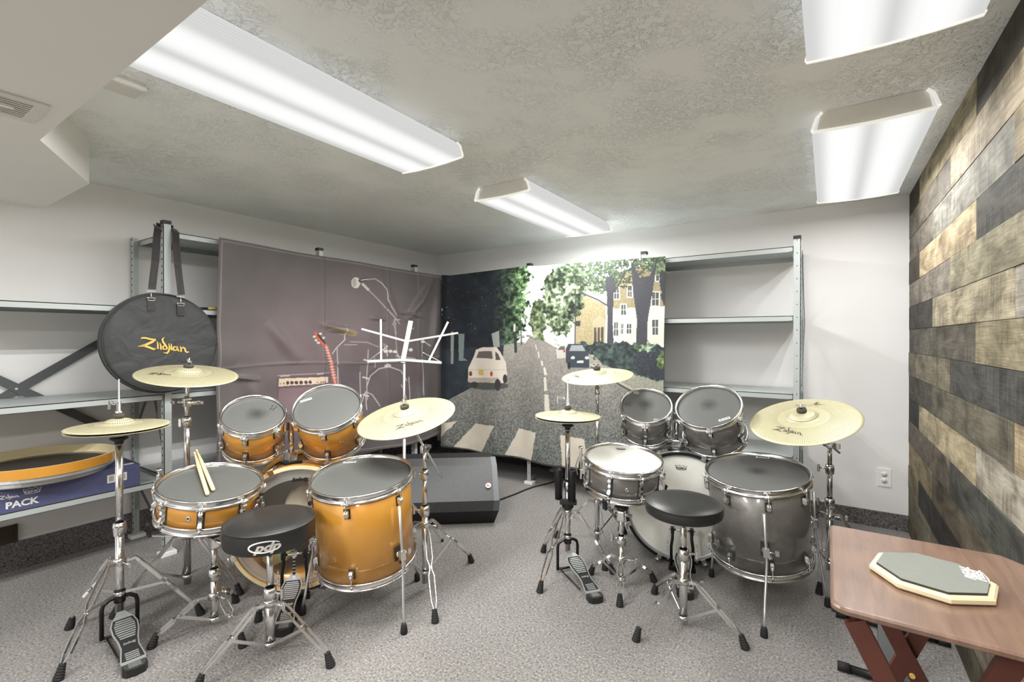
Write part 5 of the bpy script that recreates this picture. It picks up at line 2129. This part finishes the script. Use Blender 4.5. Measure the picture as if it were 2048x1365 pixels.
# ------------------------------------------------------------------ bass drum pedals
def bass_pedal(c, f, label):
    """c: floor point below the batter hoop, f: direction towards the player."""
    f = V((f[0], f[1], 0)).normalized()
    s = V((-f.y, f.x, 0))
    c = V((c[0], c[1], 0))
    t = thing('bass_pedal', label, 'drum pedal', c)
    for k in (-1, 1):
        q = MB()
        p = c + f * .055 + s * (k * .052)
        q.path([p + V((0, 0, .012)), p + V((0, 0, .12)), p + s * (-k * .006) + V((0, 0, .165)), p + s * (-k * .006) + V((0, 0, .20))], .0075, 10)
        q.box((0, 0, 0), (.026, .018, .03), 0, mat_at(p + s * (-k * .006) + V((0, 0, .205)), (0, 0, 1), f), bev=.004)
        q.build('frame_post', 'black_metal', t)
        q = MB()
        ps = p + s * (k * .018)
        q.path([ps + V((0, 0, .05)) + V((math.cos(i * 1.3) * .005, math.sin(i * 1.3) * .005, i * .0016)) for i in range(60)], .0012, 5)
        q.build('spring', 'chrome', t)
    q = MB()
    a0 = c + f * .055 + V((0, 0, .207))
    q.tube(a0 - s * .062, a0 + s * .062, .005)
    q.box((0, 0, 0), (.022, .022, .022), 0, mat_at(a0, s, f), bev=.004)
    ax = q.build('axle', 'chrome', t)
    q = MB()
    e = a0 + f * .035 + V((0, 0, .125))
    q.tube(a0, e, .003, n=10)
    bt = q.build('beater_rod', 'chrome', t)
    q = MB()
    q.lathe([(0, -.021), (.012, -.021), (.0205, -.014), (.0215, 0), (.0205, .014), (.012, .021), (0, .021)], 24, 0, mat_at(e, -f * 1.0 + V((0, 0, .25))))
    q.build('beater', 'white_felt', bt)
    q = MB()
    q.bar([c + f * -.005 + V((0, 0, .010)), c + f * .10 + V((0, 0, .006)), c + f * .30 + V((0, 0, .004))], .075, .006, (0, 0, 1))
    q.box((0, 0, 0), (.030, .13, .022), 0, mat_at(c + f * .055 + V((0, 0, .014)), (0, 0, 1), f), bev=.004)
    q.build('base_plate', 'black_metal', t)
    q = MB()
    for i in range(10):
        p = a0 + f * .012 + V((0, 0, -.012 - i * .0075))
        q.box((0, 0, 0), (.010, .010, .0045), i % 2, mat_at(p, (0, 0, 1), f))
    q.build('chain', ['satin_chrome', 'black_metal'], t)
    pedal_board(t, c + f * .052, f, .275, .028, .118)
    return t


bass_pedal((-2.051 + nL.x * .012, 1.276 + nL.y * .012), nL, 'silver bass drum pedal at the foot of the orange bass drum')
bass_pedal((-.632 + nR.x * .012, 2.537 + nR.y * .012), nR, 'bass drum pedal with cream felt beater at the white-headed bass drum')


# ------------------------------------------------------------------ black wedge speaker
u_ = V((.78, .63, 0)).normalized()
f_ = V((.63, -.78, 0)).normalized()
FR = V((-1.762, 2.462, 0))
t = thing('floor_speaker', 'black wedge-shaped loudspeaker lying on the floor before the street backdrop', 'speaker', FR - u_ * .33)
# section: forward offset, height, extra half-length
SEC = [(0, .004, -.012), (.052, .098, .014), (.050, .162, .020), (-.118, .338, .012), (-.165, .376, .006), (-.37, .365, -.030), (-.43, .20, -.045), (-.36, .004, -.03)]
LN = .70
lc = FR - u_ * (LN / 2)


def spk(off, z, along):
    return lc + f_ * off + V((0, 0, z)) + u_ * along


q = MB()
vs = []
for sgn in (-1, 1):
    for (o_, z, ex) in SEC:
        vs.append(spk(o_, z, sgn * (LN / 2 + ex)))
n = len(SEC)
q.add(vs, [tuple(range(n)), tuple(range(2 * n - 1, n - 1, -1))] + [(i, (i + 1) % n, n + (i + 1) % n, n + i) for i in range(n)])
body = q.build('cabinet', 'dark_plastic', t)
q = MB()
gp = [SEC[1], SEC[2], SEC[3], SEC[4]]
vs = []
nrm_l = []
for i, (o_, z, ex) in enumerate(gp):
    nn = V((.35, .94)) if i in (2, 3) else V((.98, .2))
    if i == 3:
        nn = V((-.3, .95))
    if i == 2:
        nn = V((.45, .89))
    nrm_l.append(nn)
for k, lift in ((0, .006), (1, 0.0)):
    for i, (o_, z, ex) in enumerate(gp):
        for sgn in (-1, 1):
            vs.append(spk(o_ + nrm_l[i].x * lift, z + nrm_l[i].y * lift + (.004 if i == 0 and False else 0), sgn * (LN / 2 + ex - .036)))
fs = []
for i in range(3):
    fs.append((i * 2, i * 2 + 1, i * 2 + 3, i * 2 + 2))
    fs.append((8 + i * 2, 8 + i * 2 + 2, 8 + i * 2 + 3, 8 + i * 2 + 1))
for i in range(3):
    for e in (0, 1):
        fs.append((i * 2 + e, i * 2 + 2 + e, 8 + i * 2 + 2 + e, 8 + i * 2 + e))
fs += [(0, 8, 9, 1), (6, 7, 15, 14)]
q.add(vs, fs)
q.build('grille', 'grille', t)
for sgn in (-1, 1):
    q = MB()
    vs = []
    for k in (0, 1):
        for i, (o_, z, ex) in enumerate(gp):
            for lift in (0.0, .008):
                vs.append(spk(o_ + nrm_l[i].x * lift, z + nrm_l[i].y * lift, sgn * (LN / 2 + ex - (.036 if k == 0 else .002))))
    fs = []
    for i in range(3):
        a = i * 2
        fs += [(a + 1, a + 3, a + 11, a + 9), (a, a + 8, a + 10, a + 2), (a, a + 2, a + 3, a + 1), (a + 8, a + 9, a + 11, a + 10)]
    fs += [(0, 1, 9, 8), (6, 14, 15, 7)]
    q.add(vs, fs)
    q.build('end_cap', 'steel_dark', t)
pb = spk(-.012, .232, LN / 2 - .050)
gn = (f_ * .72 + V((0, 0, .69))).normalized()
q = MB(mat_at(pb + gn * .010, gn, u_))
q.lathe([(0, .003), (.0165, .003), (.018, .001), (.018, -.004), (0, -.004)], 28, 0)
q.box((-.004, .004, .0034), (.016, .006, .0008), 1)
q.box((0, -.004, .0034), (.022, .005, .0008), 1)
q.box((.006, .004, .0034), (.004, .007, .0008), 0)
q.build('round_badge', ['white_ink', 'red'], t)

cab = MB()
cab.path([(-2.02, 2.70, .012), (-1.985, 2.80, .007), (-1.970, 2.90, .006), (-1.957, 3.0, .006), (-1.95, 3.11, .006), (-1.930, 3.22, .006), (-1.899, 3.30, .006), (-1.870, 3.39, .006), (-1.856, 3.52, .006), (-1.855, 3.66, .006)], .0055, 8)
solid('power_cable', cab, 'rubber', 'black cable running across the carpet from the speaker to the back shelving', 'cable', base=(-1.95, 3.11, 0))

# ------------------------------------------------------------------ music stand
right = V((math.cos(YAW), math.sin(YAW), 0))
back = V((-math.sin(YAW), math.cos(YAW), 0))
mx = V((-1.96, 1.86, 0))
t = thing('music_stand', 'folding chrome music stand with open wire desk behind the orange kit', 'music stand', mx)


def ms(s, z, lean=.32):
    return mx + right * s + V((0, 0, z)) + back * ((z - 1.05) * lean)


q = MB()
q.tube(mx + V((0, 0, .04)), mx + V((0, 0, .62)), .0085)
q.build('base_tube', 'satin_chrome', t)
q = MB()
q.tube(mx + V((0, 0, .62)), mx + V((0, 0, 1.04)), .0065)
q.build('upper_tube', 'cream' if False else 'satin_chrome', t)
q = MB()
q.bar([ms(-.008, 1.045), ms(.022, 1.28)], .024, .003, back)
q.build('centre_plate', 'bright_metal', t)
for a, b_, nm in ((ms(-.20, 1.052), ms(.0, 1.06), 'ledge'), (ms(.0, 1.06), ms(.21, 1.045), 'ledge')):
    q = MB()
    q.bar([a, b_], .014, .004, (0, 0, 1))
    q.bar([a - back * .014 + V((0, 0, .002)), b_ - back * .014 + V((0, 0, .002))], .003, .014, (0, 0, 1))
    q.build(nm, 'steel', t)
for a, b_ in ((ms(-.128, 1.06), ms(-.15, 1.29)), (ms(.135, 1.05), ms(.235, 1.275)), (ms(.004, 1.165), ms(-.255, 1.235)), (ms(.012, 1.165), ms(.295, 1.212))):
    q = MB()
    q.bar([a, b_], .0105, .0025, back)
    q.build('desk_arm', 'bright_metal', t)
for a, b_ in ((ms(-.195, 1.06), ms(-.10, 1.135)), (ms(.205, 1.05), ms(.105, 1.10))):
    q = MB()
    q.tube(a, b_, .0018, n=6)
    q.sphere(b_, .004)
    q.build('page_wire', 'bright_metal', t)
for k in range(3):
    a = k * 2 * PI / 3 + 1.1
    d = V((math.cos(a), math.sin(a), 0))
    q = MB()
    q.bar([mx + d * .01 + V((0, 0, .30)), mx + d * .22 + V((0, 0, .012))], .003, .010, V((-d.y, d.x, 0)).cross(d))
    q.bar([mx + d * .01 + V((0, 0, .10)), mx + d * .12 + V((0, 0, .150))], .003, .008, (0, 0, 1))
    lg = q.build('leg', 'satin_chrome', t)
    q = MB()
    q.sphere(mx + d * .224 + V((0, 0, .009)), .009)
    q.build('rubber_foot', 'rubber', lg)

# ------------------------------------------------------------------ tray table, practice pad, bench behind
t = thing('tray_table', 'brown wooden folding tray table in the lower right corner', 'table', (.20, 1.36, 0))
ZT = .66
q = MB()
bm = bmesh.new()
xa, xb, ya, yb = .006, .385, 1.112, 1.598
cc = .045
ol = arc((xa + .028, ya + .028), .028, PI, 1.5 * PI, 6) + [(xb - cc, ya), (xb, ya + cc), (xb, yb - cc), (xb - cc * .8, yb)] + arc((xa + .012, yb - .012), .012, .5 * PI, PI, 4)
n = len(ol)
cx_, cy_ = (xa + xb) / 2, (ya + yb) / 2
rings = [(.010, ZT - .017), (0.0, ZT - .012), (0, ZT - .005), (.004, ZT - .001), (.009, ZT)]
vs = []
for ins, z in rings:
    for x, y in ol:
        dx, dy = cx_ - x, cy_ - y
        L = math.hypot(dx, dy)
        vs.append((x + dx / L * ins, y + dy / L * ins, z))
fs = [tuple(range(n - 1, -1, -1)), tuple((len(rings) - 1) * n + i for i in range(n))]
for r in range(len(rings) - 1):
    fs += [(r * n + i, r * n + (i + 1) % n, (r + 1) * n + (i + 1) % n, (r + 1) * n + i) for i in range(n)]
q.add(vs, fs)
q.build('tabletop', 'tray', t)
for yy_, inset in ((ya + .028, 0), (yb - .050, 0)):
    for a, b_, dy in (((.045, ZT - .030), (.345, .006), 0.0), ((.270, ZT - .030), (.030, .006), .019)):
        q = MB()
        q.bar([(a[0], yy_ + dy, a[1]), (b_[0], yy_ + dy, b_[1])], .016, .036, (1, 0, .5))
        q.build('leg', 'tray_leg', t)
    q = MB()
    q.tube((.1785, yy_ - .012, .335), (.1785, yy_ + .034, .335), .006)
    q.build('pivot_bolt', 'gold_ink', t)
for x in (.048, .270):
    q = MB()
    q.tube((x, ya + .03, ZT - .030), (x, yb - .03, ZT - .030), .009)
    q.build('cross_rod', 'tray_leg', t)
for x, y in ((.022, ya + .050), (.285, ya + .050), (.022, yb - .05), (.285, yb - .05)):
    q = MB()
    q.box((x, y, ZT - .024), (.030, .026, .014), bev=.003)
    q.build('retaining_clip', 'dark_plastic', t)
q = MB()
q.box((.10, ya + .30, .20), (.014, .40, .03), bev=.003)
q.build('stretcher', 'tray_leg', t)

pc = V((.186, 1.343, ZT))
t = thing('practice_pad', 'eight-sided grey rubber practice pad on pale wood, lying on the tray table', 'drum practice pad', pc)


def octa(R, rot):
    return [(R * math.cos(rot + k * PI / 4), R * math.sin(rot + k * PI / 4)) for k in range(8)]


rot = math.radians(-82)
q = MB(Matrix.Translation(pc))
rings = [(.104, .0015), (.108, .005), (.108, .012), (.104, .016)]
vs, fs = [], []
for R_, z in rings:
    vs += [(x, y, z) for x, y in octa(R_, rot)]
fs = [tuple(range(7, -1, -1)), tuple(24 + i for i in range(8))]
for r in range(3):
    fs += [(r * 8 + i, r * 8 + (i + 1) % 8, r * 8 + 8 + (i + 1) % 8, r * 8 + 8 + i) for i in range(8)]
q.add(vs, fs)
q.build('wood_base', 'wood_pale', t)
q = MB(Matrix.Translation(pc))
q.prism(octa(.095, rot), .016, .0205, 1)
q.f[0:0] = []
q.prism(octa(.0945, rot), .0205, .0210, 0)
q.build('rubber_face', ['grey_pad', 'dark_edge'], t)
q = MB(Matrix.Translation((.258, 1.374, ZT + .0214)) @ Matrix.Rotation(PI / 2, 4, 'Z'))
q.text('REAL', .021, 0, Matrix.Translation((0, .0085, 0)), bold=.0009, shear=.25, sx=1.35, depth=.0002)
q.text('FEEL', .021, 0, Matrix.Translation((-.002, -.0085, 0)), bold=.0009, shear=.25, sx=1.35, depth=.0002)
q.ribbon([(-.036, -.018), (-.01, -.020), (.02, -.017)], [.001, .003, .001], 0, 0, Matrix.Identity(4), .0002)
q.build('wordmark', 'white_ink', t)

t = thing('folding_stand', 'black folding metal stand with tubular floor foot, half hidden behind the tray table', 'stand', (.20, 2.25, 0))
for y in (2.045, 2.43):
    q = MB()
    q.tube((.06, y, .016), (.37, y, .016), .013)
    ft = q.build('floor_tube', 'black_metal', t)
    for x in (.05, .375):
        q = MB()
        q.tube((x - .018, y, .016), (x + .018, y, .016), .0158)
        q.build('end_cap', 'rubber', ft)
for y0, y1, x in ((2.045, 2.30, .175), (2.43, 2.12, .225)):
    q = MB()
    q.bar([(x, y0, .02), (x, y1, .40)], .045, .022, (1, 0, 0)) if False else q.bar([(x, y0, .02), (x, y1, .30)], .022, .045, (1, 0, 0))
    q.build('leg_bar', 'black_metal', t)

# ------------------------------------------------------------------ things on the left shelving
t = thing('cymbal_bag', 'round black cymbal bag with gold lettering hanging from a shelf post', 'bag', (-2.93, 1.06, .90))
bc = V((-2.928, 1.062, 1.158))
RB = .262
A = mat_at(bc, (1, -.02, .06), (0, 1, 0))
q = MB(A)
prof = [(0, -.030), (RB * .7, -.030), (RB - .010, -.026), (RB, -.014), (RB, .012), (RB - .006, .020), (RB - .014, .0245), (RB * .8, .028), (RB * .5, .031), (0, .032)]
q.lathe(prof, 72)
for i, p in enumerate(q.v):
    l_ = A.inverted() @ p
    r = math.hypot(l_.x, l_.y)
    a = math.atan2(l_.y, l_.x)
    if l_.z > .01:
        l_.z += (.006 * math.sin(a * 9 + 2 * math.sin(a * 3)) * max(0, r / RB - .45) + .004 * math.sin(l_.x * 26 + l_.y * 17)) * (1 if r < RB - .012 else .3)
        q.v[i] = A @ l_
bag = q.build('body', 'nylon', t)
q = MB(A)
q.path([(math.cos(a) * (RB - .008), math.sin(a) * (RB - .008), .0225) for a in np.linspace(0, 2 * PI, 73)[:-1]], .0035, 8, 0, True)
q.path([(math.cos(a) * (RB + .001), math.sin(a) * (RB + .001), -.012) for a in np.linspace(0, 2 * PI, 73)[:-1]], .003, 8, 0, True)
q.build('piping', 'vinyl', t)
q = MB(A)
# local x runs along +Y (to the right), local y up
sx = A.inverted() @ V((-2.90, 1.055, 1.135))
tmp = MB()
script_logo(tmp, .232, 0, 0, Matrix.Identity(4), 1.15)
yd = A.to_3x3() @ V((0, 1, 0))
flip = 1 if yd.z > 0 else -1
q.add([(sx.x + v_.x, sx.y + flip * v_.y - flip * v_.x * .10, .0355 + v_.z) for v_ in tmp.v], tmp.f)
q.build('wordmark', 'gold_ink', t)
up_l = flip
for yw, zs in ((1.004, 1.412), (1.137, 1.392)):
    lc_ = A.inverted() @ V((-2.90, yw, zs))
    q = MB(A)
    q.box((lc_.x, lc_.y - up_l * .055, .0345), (.034, .070, .003), bev=.001)
    tb = q.build('strap_tab', 'web', t)
    q = MB(A)
    q.path([(lc_.x - .018, lc_.y - up_l * .022, .038), (lc_.x - .012, lc_.y - up_l * .036, .039), (lc_.x + .012, lc_.y - up_l * .036, .039), (lc_.x + .018, lc_.y - up_l * .022, .038)], .0018, 6, 0, True)
    q.tube((lc_.x, lc_.y - up_l * .026, .040), (lc_.x, lc_.y + up_l * .012, .038), .0026)
    q.path([(lc_.x - .018, lc_.y + up_l * .012, .037), (lc_.x + .018, lc_.y + up_l * .012, .037), (lc_.x + .017, lc_.y + up_l * .024, .037), (lc_.x - .017, lc_.y + up_l * .024, .037)], .0018, 6, 0, True)
    q.build('snap_hook', 'satin_chrome', tb)
q = MB()
wtop = V((-3.0, 1.103, 1.775))
pl = [V((-2.895, 1.004, 1.435)), V((-2.905, 1.022, 1.58)), V((-2.935, 1.040, 1.71)), V((-2.962, 1.055, 1.765)), V((-3.004, 1.064, 1.787))]
pr = [V((-2.895, 1.137, 1.417)), V((-2.910, 1.128, 1.56)), V((-2.940, 1.130, 1.70)), V((-2.958, 1.136, 1.762)), V((-3.006, 1.142, 1.787))]
q.bar(pl, .034, .002, (1, 0, 0))
q.bar(pr, .034, .002, (1, 0, 0))
q.bar([pl[-1], V((-3.040, 1.10, 1.790)), pr[-1]], .034, .002, (1, 0, 0))
q.build('shoulder_strap', 'web', t)

t = thing('cardboard_box', 'long blue printed cardboard box on the bottom shelf at far left', 'box', (-3.19, .50, .416))
x0, x1, y0, y1, z0, z1 = -3.40, -2.99, .19, .982, .416, .526
q = MB()
q.box(((x0 + x1) / 2, (y0 + y1) / 2, (z0 + z1) / 2), (x1 - x0, y1 - y0, z1 - z0), bev=.0015)
q.build('carton', 'box_blue', t)
q = MB()
FT_ = mat_at((x1, .50, .47), (1, 0, 0), (0, 1, 0))
q.text('T PACK', .062, 0, FT_ @ Matrix.Translation((-.007, -.026, .0006)), bold=.0012, sx=1.0, depth=.0003) if False else None
q.text('PACK', .039, 0, mat_at((x1 + .0006, .545, .445), (1, 0, 0), (0, 1, 0)), bold=.0014, sx=1.05, depth=.0003)
q.text('QUIET', .039, 0, mat_at((x1 + .0006, .405, .445), (1, 0, 0), (0, 1, 0)), bold=.0014, sx=1.05, depth=.0003)
crown_logo(q, .060, 0, 0, mat_at((x1 + .0003, .578, .489), (1, 0, 0), (0, 1, 0)))
script_logo(q, .068, 0, 0, mat_at((x1 + .0003, .503, .482), (1, 0, 0), (0, 1, 0)), 1.1)
q.build('lettering', 'white_ink', t)
for ya_, yb_ in ((.845, .878), (.893, .925)):
    q = MB()
    q.box((x1 + .0006, (ya_ + yb_) / 2, .476), (.0008, yb_ - ya_, .040))
    for i in range(5):
        q.box((x1 + .0012, ya_ + .009 + i * .0038, .476), (.0004, .0016, .026), 1)
    q.build('paper_label', ['white_ink', 'logo_grey'], t)
q = MB()
q.box((-3.03, .94, z1 + .0004), (.03, .05, .0006))
q.build('top_sticker', 'white_ink', t)

hc = (-3.152, .635)
t = thing('spare_drumhead', 'dark film drum head with silver rim lying under the orange hoop on the blue box', 'drum head', (hc[0], hc[1], .526))
for z0_, rr0 in (((.527), .245), (.551, .274)):
    q = MB(Matrix.Translation((hc[0] + .002, hc[1], z0_)))
    q.lathe([(rr0 - .012, .0), (rr0, .0), (rr0 + .002, .004), (rr0, .017 if rr0 > .25 else .023), (rr0 - .012, .017 if rr0 > .25 else .023)], 72, 0, None, False, True)
    q.build('rim', 'satin_chrome', t)
q = MB(Matrix.Translation((hc[0] + .002, hc[1], .556)))
q.lathe([(0, .009), (.262, .009), (.262, .0105), (0, .0105)], 72)
q.build('film', 'head_dark', t)
t = thing('drum_hoop', 'orange wooden bass drum hoop, cream inside, lying on the blue box at far left', 'drum hoop', (hc[0], hc[1], .570))
q = MB(Matrix.Translation((hc[0], hc[1], .570)))
Rh = .285
q.lathe([(Rh - .010, 0), (Rh, 0), (Rh, .043), (Rh - .010, .043)], 96, 0, None, False, True)
for i in range(len(q.f)):
    q.mi[i] = 0 if i // 96 == 1 else 1
q.build('hoop', ['orange_plain', 'cream'], t)

t = thing('hand_tool', 'short black handled tool with yellow end on the shelf behind the black bag', 'tool', (-3.03, 1.32, 1.347))
q = MB()
q.path([(-3.04, 1.265, 1.353), (-3.04, 1.30, 1.357), (-3.035, 1.33, 1.357)], .006, 8)
q.build('handle', 'dark_plastic', t)
q = MB()
q.path([(-3.035, 1.33, 1.357), (-3.03, 1.35, 1.358), (-3.03, 1.375, 1.360)], .0075, 8)
q.build('tip', 'gold_ink', t)

# ------------------------------------------------------------------ camera and light
cam_d = bpy.data.cameras.new('camera')
cam = bpy.data.objects.new('camera', cam_d)
COL.objects.link(cam)
cam.location = (0, 0, CAM_H)
cam.rotation_euler = (PI / 2 + PIT, 0, YAW)
cam_d.sensor_width = 36.0
cam_d.lens = 36.0 * F_PX / 2048
cam_d.clip_start = .02
bpy.context.scene.camera = cam

# two tubes in each fixture; the last two fixtures are added, out of view
for x0, y0, ln, watts in ((-1.712, .462, 1.155, 42), (-1.712, 2.18, 1.15, 32), (-.055, 2.18, 1.15, 13), (-.055, .46, 1.16, 17), (-.055, -1.26, 1.15, 26), (-1.712, -1.80, 1.15, 60)):
    for dx in (-.085, .085):
        ld = bpy.data.lights.new('fluorescent_tube', 'AREA')
        ld.shape = 'RECTANGLE'
        ld.size, ld.size_y = .034, ln - .05
        ld.energy = watts / 2
        ld.color = (1.0, 1.0, .985)
        lo_ = bpy.data.objects.new('fluorescent_tube', ld)
        COL.objects.link(lo_)
        lo_.location = (x0 + .1875 + dx, y0 + ln / 2, CEIL - .0845)

w = bpy.data.worlds.new('world')
bpy.context.scene.world = w
w.use_nodes = True
w.node_tree.nodes['Background'].inputs[0].default_value = (.9, .95, 1, 1)
w.node_tree.nodes['Background'].inputs[1].default_value = .02

vs_ = bpy.context.scene.view_settings
bpy.context.scene.display_settings.display_device = 'sRGB'
vs_.view_transform = 'Standard'
vs_.look = 'None'
vs_.gamma = 1.0
vs_.use_curve_mapping = False
vs_.exposure = 0.12
bpy.context.scene.cycles.max_bounces = 16
bpy.context.scene.cycles.diffuse_bounces = 10
